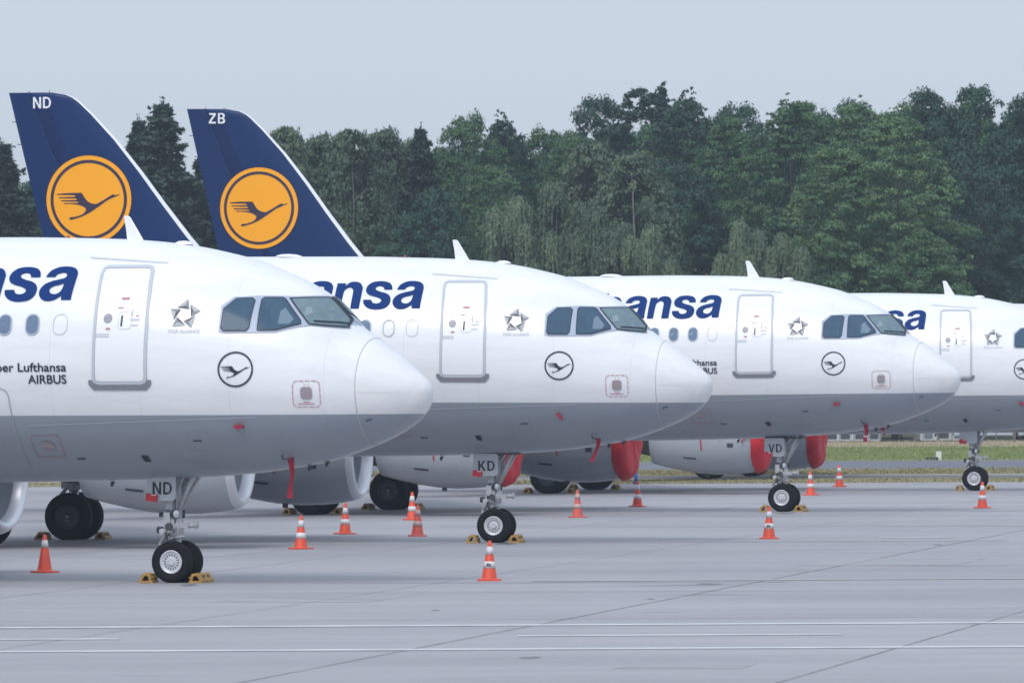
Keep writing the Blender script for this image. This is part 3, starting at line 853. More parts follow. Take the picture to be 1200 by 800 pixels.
def build_airliner(sp):
    t = thing('airliner', sp['label'], 'airliner', (sp['x'], sp['y'], sp['dz']), -R(sp['th']), 'airliners parked in echelon on the apron')
    pt = math.sin(R(sp.get('pitch', 0)))
    t.rotation_euler.y = R(sp.get('pitch', 0))
    k = sp.get('scale', 1.0)
    t.scale = (k, k, k)
    fus = part('fuselage', t, 'fus', m_fuselage)
    part('radome', t, 'rad', m_radome)
    part('radome_seam', fus, 'seam', m_seam)
    part('belly_fairing', t, 'belly', m_belly, loc=(-sp['wing'], 0, 0))
    part('antenna', t, 'ant', m_antenna)
    part('beacon', t, 'bea', m_beacon)
    part('satellite_dome', t, 'dome0', lambda: m_dome(4.66, 5.94, .17)); part('satellite_dome', t, 'dome1', lambda: m_dome(9.4, 6.09, .30))
    for i, (a, z) in enumerate(((6.0, 1.80), (2.0, 2.14), (2.32, 2.07))): part('drain_mast', t, 'blade%d' % i, lambda: m_blades(a, z))
    part('air_data_probe', t, 'pitot', m_pitot)
    # cockpit windows, both sides
    for mir in (False, True):
        fr = part('cockpit_window_frame', t, 'cpf%d' % mir, lambda: decal('cockpit_window_frame', M['frame'], [az(COCKPIT_FRAME)], off=0.004, step=0.1, mirror=mir))
        for i, pn in enumerate(PANES):
            if mir and i == 2: pn = PORT_PANE
            w = part('cockpit_window', t, 'cpw%d%d' % (i, mir), lambda: decal('cockpit_window', M['glass' if i < 2 else 'glass_front'], [az(pn)], off=0.016, step=0.08, mirror=mir))
            part('cockpit_interior', w, 'cpi%d%d' % (i, mir), lambda: decal('cockpit_interior', M['interior' if i < 2 else 'interior_lit'], [az(pn)], off=0.008, step=0.1, mirror=mir))
            part('window_seal', w, 'cps%d%d' % (i, mir), lambda: decal('window_seal', M['ink'], [grow(az(pn), 0.018), az(pn)], off=0.014, step=0.1, mirror=mir))
            if CURTAINS[i]: part('curtain', w, 'cpc%d%d' % (i, mir), lambda: decal('curtain', M['curtain'], [az(CURTAINS[i])], off=0.0105, step=0.1, mirror=mir))
            if SHADES[i]: part('sun_shade', w, 'cph%d%d' % (i, mir), lambda: decal('sun_shade', M['shade'], [az(SHADES[i])], off=0.0125, step=0.1, mirror=mir))
    def wiper():
        b = MB(); P = []
        for a, z in ((1.50, 4.515), (1.58, 4.53), (1.75, 4.545), (1.90, 4.56)):
            n_ = side_n(a, z); P.append(L(a + n_.x * .045, side(a, z) + n_.y * .045, z + n_.z * .045))
        b.tube(P, 0.012, 6)
        return b.mesh('wiper', M['ink'])
    part('wiper', t, 'wiper', wiper)
    # forward door
    d = part('cabin_door', t, 'door', lambda: decal('cabin_door', M['white'], [grow(az(DOOR), -0.035)], off=0.004, step=0.12))
    part('door_frame', d, 'dfr', lambda: decal('door_frame', M['door_ring'], [grow(az(DOOR), 0.022), grow(az(DOOR), -0.030)], off=0.007, step=0.12))
    part('door_sill', d, 'dsl', lambda: decal('door_sill', M['scuff'], [az(SILL)], off=0.009, step=0.12))
    part('door_window', d, 'dwn', lambda: decal('door_window', M['scuff'], [circle(0.082, 20)], at=(5.367, 4.64), off=0.009, sx=0.95))
    part('handle', d, 'dhn', lambda: decal('handle', M['ink'], [rrect(0.03, 0.19, 0.01)], at=(5.115, 4.595), off=0.011))
    part('handle_plate', d, 'dhp', lambda: decal('handle_plate', M['soft_line'], [rrect(0.24, 0.30, .06), rrect(0.225, 0.285, .055)], at=(5.06, 4.60), off=0.009))
    for i, (cx, cz, w_, h_, m_) in enumerate(((5.10, 4.98, .14, .035, 'pink'), (4.84, 4.68, .06, .02, 'pink'), (5.16, 4.82, .10, .02, 'pink'), (5.35, 4.46, .08, .035, 'pink'),
                                              (4.88, 4.615, .16, .03, 'faint'), (4.88, 4.52, .12, .02, 'faint'), (4.945, 4.735, .03, .13, 'faint'), (5.45, 4.367, .26, .016, 'faint'), (5.45, 4.327, .26, .016, 'faint'))):
        part('stencil', d, 'dst%d' % i, lambda: decal('stencil', M[m_], [rrect(w_, h_, min(w_, h_) * .2, 2)], at=(cx, cz), off=0.009))
    part('rain_gutter', fus, 'gut', lambda: decal('rain_gutter', M['soft_line'], [az([(5.98, 5.71), (4.56, 5.605), (4.56, 5.592), (5.98, 5.695)])], off=0.012, step=0.12))
    # cabin windows along the starboard side
    for i in range(9):
        a = 6.232 + 0.512 * i
        blank = i == 0 or (sp.get('blank2') and i == 1)
        if blank:
            w = part('window_plug', t, 'wpl%d' % i, lambda: decal('window_plug', M['soft_line' if i == 0 else 'door_ring'], [rrect(0.262, 0.362, .12), rrect(0.24 if i == 0 else 0.215, 0.34 if i == 0 else 0.315, .11)], at=(a, 4.545), off=0.005))
        else:
            w = part('cabin_window', t, 'cw%d' % i, lambda: decal('cabin_window', M['frame'], [rrect(0.262, 0.37, .125), rrect(0.215, 0.325, .10)], at=(a, 4.545), off=0.007))
            part('pane', w, 'cp%d' % i, lambda: decal('pane', M['cabin_glass'], [rrect(0.215, 0.325, .10)], at=(a, 4.545), off=0.004))
    # titles, emblems, stencils
    part('title_lettering', t, 'title', lambda: decal('title_lettering', M['navy'], word_loops('Lufthansa', 0.60, 0.575), at=(6.10, 4.965), off=0.006, step=0.14))
    if sp['small']:
        e = part('small_lettering', t, 'sm1', lambda: decal('small_lettering', M['ink'], text='per Lufthansa', size=0.212, bold=0.003, at=(6.09, 3.735), sx=1.13, right=True, off=0.006, step=0.2))
        part('small_lettering', t, 'sm2', lambda: decal('small_lettering', M['ink'], text='AIRBUS', size=0.215, bold=0.003, at=(6.095, 3.525), sx=1.02, right=True, off=0.006, step=0.2))
    c = part('crane_emblem', t, 'cr1', lambda: decal('crane_emblem', M['ink'], [circle(0.305), circle(0.276)], at=(3.072, 3.752), off=0.006))
    part('crane_bird', c, 'cr2', lambda: decal('crane_bird', M['ink'], [[(p[0] * 0.337, p[1] * 0.337) for p in CRANE]], at=(3.072, 3.752), off=0.006))
    sl = star_loops(0.265)
    def star():
        ms = [decal('star_emblem', M[m], l, at=(4.025, 4.70), off=0.006, sx=1.06) for m, l in zip(('star_lt', 'star_md', 'star_dk'), sl)]
        bm = bmesh.new()
        for k_, me in enumerate(ms):
            n0 = len(bm.faces); bm.from_mesh(me); bm.faces.ensure_lookup_table()
            for f in bm.faces[n0:]: f.material_index = k_
        bm.to_mesh(ms[0]); bm.free()
        for m in ('star_md', 'star_dk'): ms[0].materials.append(M[m])
        return ms[0]
    c = part('star_emblem', t, 'st0', star)
    part('star_lettering', c, 'st3', lambda: decal('star_lettering', M['faint'], text='STAR ALLIANCE', size=0.083, bold=0.0005, at=(4.275, 4.385), off=0.006, sx=0.93))
    c = part('static_port', t, 'sp0', lambda: decal('static_port', M['sensor'], [rrect(0.19, 0.2, .05)], at=(1.882, 3.342), off=0.008))
    part('port_outline', c, 'sp1', lambda: decal('port_outline', M['pink'], dashes(0.45, 0.45, 0.08 if not sp.get('square') else 0.01, 0.085, 0.018, 0.012), at=(1.882, 3.322), off=0.006))
    for i, (dx, dz_, w_) in enumerate(((.01, -.168, .28), (0, -.14, .12), (.025, .162, .02), (-.04, .162, .02))):
        part('stencil', c, 'pst%d' % i, lambda: decal('stencil', M['pink'], [rrect(w_, .013, .003, 2)], at=(1.882 + dx, 3.322 + dz_), off=0.006))
    part('radome_stripe', t, 'rs', lambda: decal('radome_stripe', M['ink'], [[(0, 0), (.105, .035), (.105, .05), (0, .015)]], at=(1.005, 2.845), off=0.006))
    for i, z in enumerate((3.35, )):
        part('lightning_strip', t, 'ls%d' % i, lambda: decal('lightning_strip', M['soft_line'], [[(0, 0), (.62, -.012), (.62, -.016), (0, -.006)]], at=(1.07, z), off=0.004))
    c = part('outflow_valve', t, 'ov', lambda: decal('outflow_valve', M['sensor'], [[(p[0], p[1]) for p in [(0.115 * math.cos(q), 0.085 * math.sin(q)) for q in [2 * math.pi * i / 24 for i in range(24)]]]], at=(6.655, 2.44), off=0.006))
    part('port_outline', c, 'ov2', lambda: decal('port_outline', M['pink'], [rrect(0.54, 0.385, .05), rrect(0.52, 0.365, .045)], at=(6.672, 2.432), off=0.006))
    part('access_hatch', t, 'ah1', lambda: decal('access_hatch', M['ink'], [[(0, 0), (.155, 0), (.155, .018), (0, .018)]], at=(6.21, 2.207), off=0.006))
    c = part('access_hatch', t, 'ah2', lambda: decal('access_hatch', M['ink'], [[(0, 0), (.155, 0), (.155, .018), (0, .018)]], at=(3.975, 2.515), off=0.006))
    part('hatch_outline', c, 'ah3', lambda: decal('hatch_outline', M['seam'], [rrect(0.42, 0.33, .05), rrect(0.405, 0.315, .045)], at=(3.90, 2.49), off=0.005))
    part('vent', t, 'vn', lambda: decal('vent', M['ink'], [[(-.07, .05), (.05, .05), (.07, -.05), (-.04, -.05)]], at=(4.949, 2.213), off=0.006))
    part('cargo_door_line', t, 'cd', lambda: decal('cargo_door_line', M['seam'], [az([(9.2, 3.46), (7.36, 3.46), (7.24, 3.42), (7.19, 3.33), (7.165, 2.6), (7.16, 2.02), (7.178, 2.02), (7.183, 2.6), (7.21, 3.32), (7.255, 3.405), (7.36, 3.442), (9.2, 3.442)])], off=0.006, step=0.15))
    part('paint_pinstripe', t, 'ps', lambda: decal('paint_pinstripe', M['faint'], [az([(6.93, 2.806), (2.76, 2.935), (2.76, 2.922), (6.93, 2.793)])], off=0.005, step=0.2))
    # wings, engines, tail
    for sg in (1, -1):
        w = part('wing', t, 'wing%d' % sg, lambda: m_wing(sg), loc=(-sp['wing'], 0, 0))
        part('wingtip_fence', w, 'wf%d' % sg, lambda: m_fence(sg))
        part('flap_fairing', w, 'ff%d' % sg, lambda: m_flapfair(sg))
        part('tailplane', t, 'tp%d' % sg, lambda: m_stab(sg))
        if sp['eng']:
            e = part('engine', t, 'nac', m_nacelle, loc=(-(9.83 + sp['eng'][0 if sg == 1 else 1]), -sg * 5.75, 1.89))
            part('inlet_lip', e, 'lip', m_lip); part('fan', e, 'fan', m_fan); part('exhaust_nozzle', e, 'core', m_core)
            part('pylon', e, 'pyl', m_pylon); part('placards', e, 'plc', m_placards)
    f = part('fin', t, 'fin', m_fin)
    part('rudder', f, 'rud', m_rudder)
    part('fin_panel', f, 'fpn', lambda: fin_decal('fin_panel', M['fin_dark'], [az([(34.28, 12.15), (33.75, 12.0), (33.05, 10.4), (33.48, 10.4)])], (0, 0), 0.008))
    part('fin_emblem', f, 'fe1', lambda: fin_decal('fin_emblem', M['yolk'], [circle(1.375, 72)], (32.49, 9.16), 0.020))
    part('emblem_ring', f, 'fe2', lambda: fin_decal('emblem_ring', M['indigo'], [circle(1.375 * .90, 72), circle(1.375 * .828, 72)], (32.49, 9.16), 0.025))
    part('emblem_edge', f, 'fe4', lambda: fin_decal('emblem_edge', M['indigo'], [circle(1.392, 72), circle(1.372, 72)], (32.49, 9.16), 0.024))
    part('emblem_crane', f, 'fe3', lambda: fin_decal('emblem_crane', M['indigo'], [[(p[0] * 1.375, p[1] * 1.375) for p in CRANE]], (32.49, 9.16), 0.025))
    part('fin_letters', f, 'fl' + sp['tail'], lambda: fin_decal('fin_letters', M['white'], caps_word(sp['tail'], 0.35, 0.18), (33.98, 12.19), 0.012))
    # nose gear stands on the ground whatever the height of the fuselage
    g = part('nose_gear', t, 'ng', m_nose_strut, loc=(0, 0, -sp['dz'] / k - NG * pt))
    for sg in (1, -1):
        part('tyre', g, 'nty', lambda: tyre('tyre', 0.37, 0.215, M['rubber']), loc=(-NG, -sg * 0.25, 0.365))
        part('rim', g, 'nrm', lambda: rim('rim', 0.205, 0.215, M['rim'], M['rim_dk']), loc=(-NG, -sg * 0.25, 0.365))
        part('gear_door', g, 'gd%d' % sg, lambda: m_gear_door(sg))
    part('taxi_light', g, 'txl', m_taxi_lamp)
    if sp['gear']: part('gear_door_letters', g, 'gl' + sp['gear'], lambda: m_gear_letters(sp['gear']))
    for sg in (1, -1):
        g = part('main_gear', t, 'mg%d' % sg, lambda: m_main_strut(sg), loc=(-sp['mg'], 0, -sp['dz'] / k - (MG + sp['mg']) * pt))
        for s in (-0.46, 0.46):
            part('tyre', g, 'mty', lambda: tyre('tyre', 0.53, 0.40, M['rubber']), loc=(-MG, -sg * 3.8 - s, 0.515))
            part('rim', g, 'mrm', lambda: rim('rim', 0.28, 0.40, M['main_rim'], M['rim_dk'], 9), loc=(-MG, -sg * 3.8 - s, 0.515))
    return t

SPECS = [
 dict(x=-1.31, y=148.05, th=18.17, dz=-.028, wing=.1, mg=.1, eng=(.40, .42), gear='ND', tail='ND', small=True, label='nearest and leftmost airliner, black ND on the panel above its nose wheels'),
 dict(x=4.35, y=182.48, th=12.10, dz=.022, pitch=.33, wing=-.8, mg=-1.0, eng=(-.87, -.74), gear='KD', tail='KD', small=False, blank2=True, label='second nearest white airliner, black KD on the panel above its nose wheels'),
 dict(x=11.73, y=221.24, th=14.70, dz=.112, pitch=-.28, wing=.4, mg=.2, eng=(.80, .50), gear='VD', tail='VD', small=True, square=True, label='white airliner with VD above its nose wheels and red covers on its engines'),
 dict(x=18.82, y=259.08, th=10.79, dz=-.067, wing=.9, mg=1.05, eng=(.52, .62), gear='', tail='ND', small=False, square=True, label='airliner cut by the right picture edge, its far blue tail fin lettered ND'),
 dict(x=24.10, y=293.0, th=12.0, dz=-.45, pitch=.70, wing=0, mg=0, eng=None, gear='', tail='ZB', small=False, scale=1.04, label='farthest airliner, only its blue tail fin lettered ZB shows'),
]
PLANES = [build_airliner(s) for s in SPECS]

def on_plane(i, a, s, z):
    """point of airliner i in world coordinates"""
    sp = SPECS[i]; q = -R(sp['th']); k = sp.get('scale', 1)
    p = L(a, s, z) * k
    return Vector((sp['x'] + p.x * math.cos(q) - p.y * math.sin(q), sp['y'] + p.x * math.sin(q) + p.y * math.cos(q), sp['dz'] + p.z + a * k * math.sin(R(sp.get('pitch', 0)))))

# ---------------------------------------------------------------- ground
def sheet(name, x0, x1, y0, y1, z, material, nx=1, ny=1):
    b = MB()
    b.poly([(x0, y0, z), (x1, y0, z), (x1, y1, z), (x0, y1, z)])
    o = obj(name, b.mesh(name, material, fix=False))
    return tag(o, kind='structure')

def concrete_mat():
    m = bpy.data.materials.new('apron_concrete'); m.use_nodes = True
    n, l = m.node_tree.nodes, m.node_tree.links
    b = n['Principled BSDF']; b.inputs['Roughness'].default_value = 0.62; b.inputs['Specular IOR Level'].default_value = 0.35
    tc = n.new('ShaderNodeTexCoord')
    def noise(scale, st, detail=6, rough=.6):
        mp = n.new('ShaderNodeMapping'); mp.inputs['Scale'].default_value = st; mp.inputs['Rotation'].default_value = (0, 0, R(-1))
        l.new(tc.outputs['Object'], mp.inputs[0])
        t = n.new('ShaderNodeTexNoise'); t.inputs['Scale'].default_value = scale; t.inputs['Detail'].default_value = detail; t.inputs['Roughness'].default_value = rough
        l.new(mp.outputs[0], t.inputs['Vector']); return t.outputs['Fac']
    def mix(fac, a, bcol, amt, lo, hi):
        rp = n.new('ShaderNodeValToRGB'); rp.color_ramp.elements[0].position = lo; rp.color_ramp.elements[1].position = hi
        rp.color_ramp.elements[1].color = (amt, amt, amt, 1)
        l.new(fac, rp.inputs[0])
        x = n.new('ShaderNodeMixRGB'); l.new(rp.outputs[0], x.inputs[0]); l.new(a, x.inputs[1]); x.inputs[2].default_value = bcol
        return x.outputs[0]
    base = n.new('ShaderNodeRGB'); base.outputs[0].default_value = (0.328, 0.316, 0.332, 1)
    c = base.outputs[0]
    c = mix(noise(0.05, (.5, .25, 1), 3), c, (0.378, 0.367, 0.38, 1), 0.8, .42, .62)      # slabs weathered unevenly
    c = mix(noise(0.10, (.35, 1.0, 1), 7, .65), c, (0.248, 0.238, 0.256, 1), 0.85, .47, .70)
    c = mix(noise(0.55, (.25, 1.3, 1), 6, .7), c, (0.272, 0.262, 0.28, 1), 0.80, .48, .72)
    c = mix(noise(2.4, (.5, 1, 1), 5, .7), c, (0.42, 0.41, 0.43, 1), 0.45, .52, .74)
    c = mix(noise(0.9, (.16, .5, 1), 3, .5), c, (0.13, 0.13, 0.15, 1), 0.85, .665, .74)    # oil and rubber
    l.new(c, b.inputs['Base Color'])
    return m
M['apron'] = concrete_mat()
M['joint'] = mat('joint_filler', (0.13, 0.13, 0.14), 0.8, noise=(0.5, (0.32, 0.32, 0.335), 1.0))
M['line'] = mat('line_paint', (0.72, 0.73, 0.74), 0.55, noise=(1.0, (0.45, 0.46, 0.49), 0.7))
M['yline'] = mat('worn_line_paint', (0.46, 0.45, 0.36), 0.6, noise=(0.9, (0.36, 0.36, 0.36), 0.9))
M['soil'] = mat('meadow_soil', (0.10, 0.115, 0.045), 0.9, noise=(0.15, (0.16, 0.14, 0.07), 0.8))
M['drygrass'] = mat('dry_grass', (0.30, 0.255, 0.145), 0.9, noise=(0.5, (0.20, 0.20, 0.095), 0.8, (.3, 1, 1)))
M['grass'] = mat('green_grass', (0.185, 0.235, 0.080), 0.9, noise=(0.3, (0.26, 0.26, 0.105), 0.8, (.4, 1, 1)))
M['gravel'] = mat('gravel', (0.36, 0.34, 0.33), 0.9, noise=(1.5, (0.28, 0.26, 0.24), 0.8))
M['asphalt'] = mat('taxiway_asphalt', (0.115, 0.125, 0.150), 0.7, noise=(0.2, (0.15, 0.16, 0.18), 0.7, (.3, 1, 1)))
M['sand'] = mat('sandy_strip', (0.40, 0.335, 0.24), 0.9, noise=(0.3, (0.30, 0.26, 0.17), 0.7, (.3, 1, 1)))

sheet('ground', -1500, 1500, -400, 2600, -0.06, M['soil'])
sheet('apron', -400, 400, -300, 279.5, 0.0, M['apron'])
b = MB(); b.box((0, 279.75, -0.03), (800, 0.5, 0.058)); tag(obj('apron_shadow_kerb', b.mesh('apron_shadow_kerb', mat('edge_shadow_kerb', (0.10, 0.10, 0.10), 0.8))), kind='structure')  # dark strip, the shade at the slab's edge put into its colour
sheet('verge', -400, 400, 280, 322, -0.02, M['drygrass'])
sheet('gravel_path', -400, 400, 293, 303, -0.015, M['gravel'])
sheet('taxiway', -400, 400, 322, 351, -0.02, M['asphalt'])
sheet('meadow', -400, 400, 351, 412, -0.02, M['grass'])
sheet('sandy_strip', -400, 400, 412, 446, -0.02, M['sand'])

def ground_strip(name, p, q, w, z, material):
    p, q = Vector((p[0], p[1], z)), Vector((q[0], q[1], z))
    d = (q - p).normalized(); s = Vector((-d.y, d.x, 0)) * w / 2
    bb = MB(); bb.poly([p - s, q - s, q + s, p + s])
    return tag(obj(name, bb.mesh(name, material, fix=False)), kind='structure')

# expansion joints run 9 degrees off the view, painted lines across it
for x0, w in ((-23.6, .02), (-17.4, .02), (-11.3, .02), (-5.6, .015), (0.0, .028), (6.45, .032), (12.6, .018), (18.8, .018), (25, .018)):
    ground_strip('pavement_joint', (x0 - 3.25 - .158 * 60, 100.4 - 60), (x0 - 3.25 + .158 * 178, 100.4 + 178), w, 0.004, M['joint'])
for y in (126, 141.5, 171, 201, 235):
    ground_strip('pavement_joint', (-70, y + 0.6), (70, y - 0.6), .05, 0.0045, M['joint'])
ground_strip('painted_line', (-60, 122.9), (60, 122.9), .55, 0.008, M['line'])
ground_strip('painted_line', (-60, 112.2), (60, 112.2), .50, 0.008, M['line'])
ground_strip('painted_line', (-40, 117.4), (-5.43, 117.4), .40, 0.008, M['line'])
ground_strip('painted_line', (0.06, 117.84), (4.54, 117.84), .40, 0.008, M['line'])
ground_strip('painted_line', (0.3, 149.0), (40, 149.0), .55, 0.008, M['yline'])
ground_strip('painted_line', (8.0, 186.3), (9.6, 186.3), .55, 0.008, M['line'])

M['stain'] = mat('oil_stain', (0.10, 0.10, 0.105), 0.5, noise=(1.5, (0.22, 0.215, 0.225), 0.9))
M['patch'] = mat('repair_patch', (0.285, 0.282, 0.295), 0.7, noise=(0.7, (0.35, 0.345, 0.36), 1.0))
def blot(name, x, y, rx, ry, material, z=0.003):
    b = MB(); n = 22
    b.poly([(x + rx * math.cos(2 * math.pi * k / n) * rnd.uniform(.55, 1.1), y + ry * math.sin(2 * math.pi * k / n) * rnd.uniform(.55, 1.1), z) for k in range(n)])
    return tag(obj(name, b.mesh(name, material, fix=False)), kind='structure')
for x, y, rx, ry in ((3.37, 146.4, .22, .75), (8.9, 178.7, .12, .7), (0.22, 108.9, .16, .5), (-1.2, 131, .08, .4), (-5.6, 147.6, .16, .8), (-6.4, 150.6, .3, .6), (-.15, 182, .25, .9), (7.0, 220, .25, 1.0), (2.2, 137, .08, .4)):
    blot('ground_stain', x, y, rx, ry, M['stain'])
for x, y, w, d in ((-3.6, 136.0, 2.6, 4.2), (6.8, 160, 3.0, 6.0), (2.0, 104.6, 1.6, 1.5), (-7.5, 170, 3.0, 7.0), (10.5, 200, 4.0, 9.0)):
    ground_strip('repair_patch', (x, y), (x + d * .158, y + d), w, 0.0025, M['patch'])
# rubber left by nose wheels swinging onto the stands
M['tyre_mark'] = mat('tyre_mark', (0.20, 0.20, 0.21), 0.7, noise=(0.6, (0.33, 0.33, 0.345), 0.9))
for sp in SPECS[:4]:
    q = -R(sp['th'])
    for off in (-.25, .25):
        p0 = Vector((sp['x'] - NG * math.cos(q) - off * math.sin(q), sp['y'] - NG * math.sin(q) + off * math.cos(q)))
        prev = p0
        for k in range(1, 9):
            nx = p0 + Vector((math.cos(q), math.sin(q))) * (1.4 * k) + Vector((0, 0.012 * (1.4 * k) ** 2))
            ground_strip('tyre_mark', (prev.x, prev.y), (nx.x, nx.y), .16, 0.002, M['tyre_mark']); prev = nx

# ---------------------------------------------------------------- wheel chocks
def m_chock(length):
    b = MB()
    O = [(-0.13, 0.0), (0.13, 0.0), (0.125, 0.05), (0.03, 0.175), (-0.075, 0.155)]
    I = [(-0.065, 0.035), (0.065, 0.035), (0.065, 0.05), (0.015, 0.125), (-0.04, 0.115)]
    h = length / 2
    ids = []
    for y in (-h, h):
        ids.append((b.pts([(x, y, z) for x, z in O]), b.pts([(x, y, z) for x, z in I])))
    for e in (0, 1):
        o, i = ids[e]
        for k in range(5): b.face((o[k], o[(k + 1) % 5], i[(k + 1) % 5], i[k]))
    for w in (0, 1):
        for k in range(5): b.face((ids[0][w][k], ids[0][w][(k + 1) % 5], ids[1][w][(k + 1) % 5], ids[1][w][k]), 1 if w else 0)
    for y in (-h * .45, h * .3): b.box((0.08, y, 0.11), (0.05, 0.035, 0.05), 1)
    b.cyl((-0.10, -h - .04, .09), (-0.10, h + .04, .09), 0.014, n=8)
    return b.mesh('wheel_chock', [M['chock'], M['grime']])
CHS, CHL = m_chock(0.30), m_chock(0.58)
def chock(i, a, s, front, label, long=False):
    p = on_plane(i, a, s, 0); p.z = 0.003
    o = obj('wheel_chock', CHL if long else CHS, None, p, -R(SPECS[i]['th']) + (0 if front else math.pi))
    return tag(o, label, 'wheel chock', 'yellow wheel chocks on the apron')
WH = ['the airliner lettered ND at the nose wheels', 'the airliner lettered KD', 'the airliner lettered VD', 'the rightmost airliner']
for i in range(4):
    nm = ['the nearest airliner', 'the airliner marked KD', 'the airliner marked VD', 'the airliner at the right edge'][i]
    chock(i, NG - 0.46, 0.05, True, 'yellow chock in front of the nose wheels of %s' % nm, True)
    chock(i, NG + 0.46, 0.22, False, 'yellow chock behind the nose wheels of %s' % nm)
    for sg, sd_ in ((1, 'near'), (-1, 'far')):
        if i == 0 or (i == 1 and sg == 1): continue
        a = MG + SPECS[i]['mg']
        chock(i, a - 0.66, sg * 3.8, True, 'yellow chock before the %s main wheels of %s' % (sd_, nm), True)
        chock(i, a + 0.66, sg * 3.8 + .2, False, 'yellow chock behind the %s main wheels of %s' % (sd_, nm), True)

# ---------------------------------------------------------------- engine covers, streamers, pin flags
def m_cover():
    b = MB(); n = 48
    rg = random.Random(3)
    prof = [(0.29, 1.185), (0.25, 1.215), (0.14, 1.185), (0.05, 1.145), (-0.03, 1.06), (-0.075, 0.93), (-0.07, 0.70), (-0.05, 0.45), (-0.05, 0.02)]
    rings = []
    for t, r in prof:
        ring = []
        for k in range(n):
            q = 2 * math.pi * k / n
            wob = 0.018 * math.sin(9 * q + t * 7) + 0.014 * math.sin(17 * q + 3 * t) + rg.uniform(-.006, .006)
            rr = r + wob * (1 if r > 0.5 else 0.2)
            ring.append((-(t + .02 * math.sin(7 * q)), rr * math.cos(q), rr * math.sin(q)))
        rings.append(ring)
    b.loft(rings, caps=False)
    b.face(b.pts(rings[-1]), 0)
    b.tube([(-0.22, -1.19, -.1), (-0.46, -1.235, -.12), (-.54, -1.24, -.28)], 0.025, 6)
    return b.mesh('engine_cover', M['fabric'])
COVER = m_cover()
for i in (2, 3):
    for sg, w in ((1, 'near'), (-1, 'far')):
        p = on_plane(i, 9.83 + SPECS[i]['eng'][0 if sg == 1 else 1], sg * 5.75, 1.89)
        o = obj('engine_cover', COVER, None, p, -R(SPECS[i]['th']))
        tag(o, 'red fabric cover over the %s engine intake of %s' % (w, 'the airliner marked VD' if i == 2 else 'the rightmost airliner'), 'engine cover', 'red engine intake covers')

def streamer(p, ln, w, label, rz=0.0, tilt=0.0, twist=0.5):
    b = MB(); n = 10; A = []
    for k in range(n + 1):
        t = k / n
        q = rz + twist * math.sin(3 * t)
        x = math.sin(tilt) * ln * t + 0.02 * math.sin(5 * t); z = -math.cos(tilt) * ln * t; y = 0.02 * math.sin(4 * t)
        hw = w / 2 * (1 - .25 * (0.4 < t < 0.5))
        A.append(((x - hw * math.cos(q), y - hw * math.sin(q), z), (x + hw * math.cos(q), y + hw * math.sin(q), z)))
    for (a, c), (d, e) in zip(A, A[1:]):
        m = 1 if rnd.random() < .05 else 0
        b.poly([a, c, e, d], m); b.poly([(q[0], q[1] + .006, q[2]) for q in (a, d, e, c)], m)
    b.box((0, 0, 0.02), (w * 1.1, 0.05, 0.06))
    o = obj('red_streamer', b.mesh('red_streamer', [M['ribbon'], M['ribbon_pale']]), None, p)
    return tag(o, label, 'streamer', 'red warning streamers on the airliners')
def on_skin(i, a, z, out=0.03):
    n_ = side_n(a, z); return on_plane(i, a + n_.x * out, side(a, z) + n_.y * out, z + n_.z * out)
streamer(on_skin(0, 2.444, 2.20), 0.66, 0.10, 'long red streamer hanging under the nose of the nearest airliner', twist=.9)
streamer(on_skin(1, 2.44, 2.17), 0.46, 0.09, 'red streamer hanging under the nose of the airliner marked KD', tilt=-.28)
streamer(on_skin(2, 2.50, 2.145), 0.40, 0.11, 'red streamer hanging under the nose of the airliner marked VD')
streamer(on_skin(2, 2.175, 2.02), 0.14, 0.10, 'short red flag just right of the streamer below the VD nose', tilt=.5)
def probe_cover(i, a, z, label, ang):
    p = on_skin(i, a, z, 0.05)
    b = MB(); c, s = math.cos(ang), math.sin(ang)
    b.loft([[(x * c - w * h * s * .0, -.05 * u, x * s + w * h) for u, h in ((-1, -1), (1, -1), (1, 1), (-1, 1))] for x, w in ((-.09, .012), (-.04, .03), (.02, .028), (.085, .014))], smooth=False)
    b.tube([(0, -.04, 0), (0.02, -.05, -.08)], .010, 6)
    o = obj('probe_cover', b.mesh('probe_cover', M['ribbon']), None, p, -R(SPECS[i]['th']))
    return tag(o, label, 'probe cover', 'red probe covers on the noses')
probe_cover(0, 3.09, 2.785, 'small red probe cover on the grey lower nose of the nearest airliner', 0)
probe_cover(1, 3.10, 2.70, 'slanted magenta probe cover on the nose of the airliner marked KD', -.7)
probe_cover(2, 3.07, 2.725, 'small red probe cover on the grey nose of the airliner marked VD', 0.1)
probe_cover(3, 3.20, 2.73, 'red probe cover at the right picture edge on the rightmost airliner', -.4)
b = MB(); b.box((0, 0, 0), (0.20, 0.05, 0.13), rot=Matrix.Rotation(.12, 3, 'Y')); b.box((.05, -.028, .045), (.09, .012, .02), 1)
PIN = b.mesh('gear_pin_flag', [M['redbox'], M['ribbon_pale']])
for i in range(4):
    p = on_plane(i, 5.14, 0.40, 1.49); p.z = 1.49
    o = obj('gear_pin_flag', PIN, None, p, -R(SPECS[i]['th']))
    tag(o, 'red pin flag on the nose gear panel of %s' % ['the nearest airliner', 'the airliner marked KD', 'the airliner marked VD', 'the airliner at the right edge'][i], 'pin flag', 'red pin flags on the nose gears')

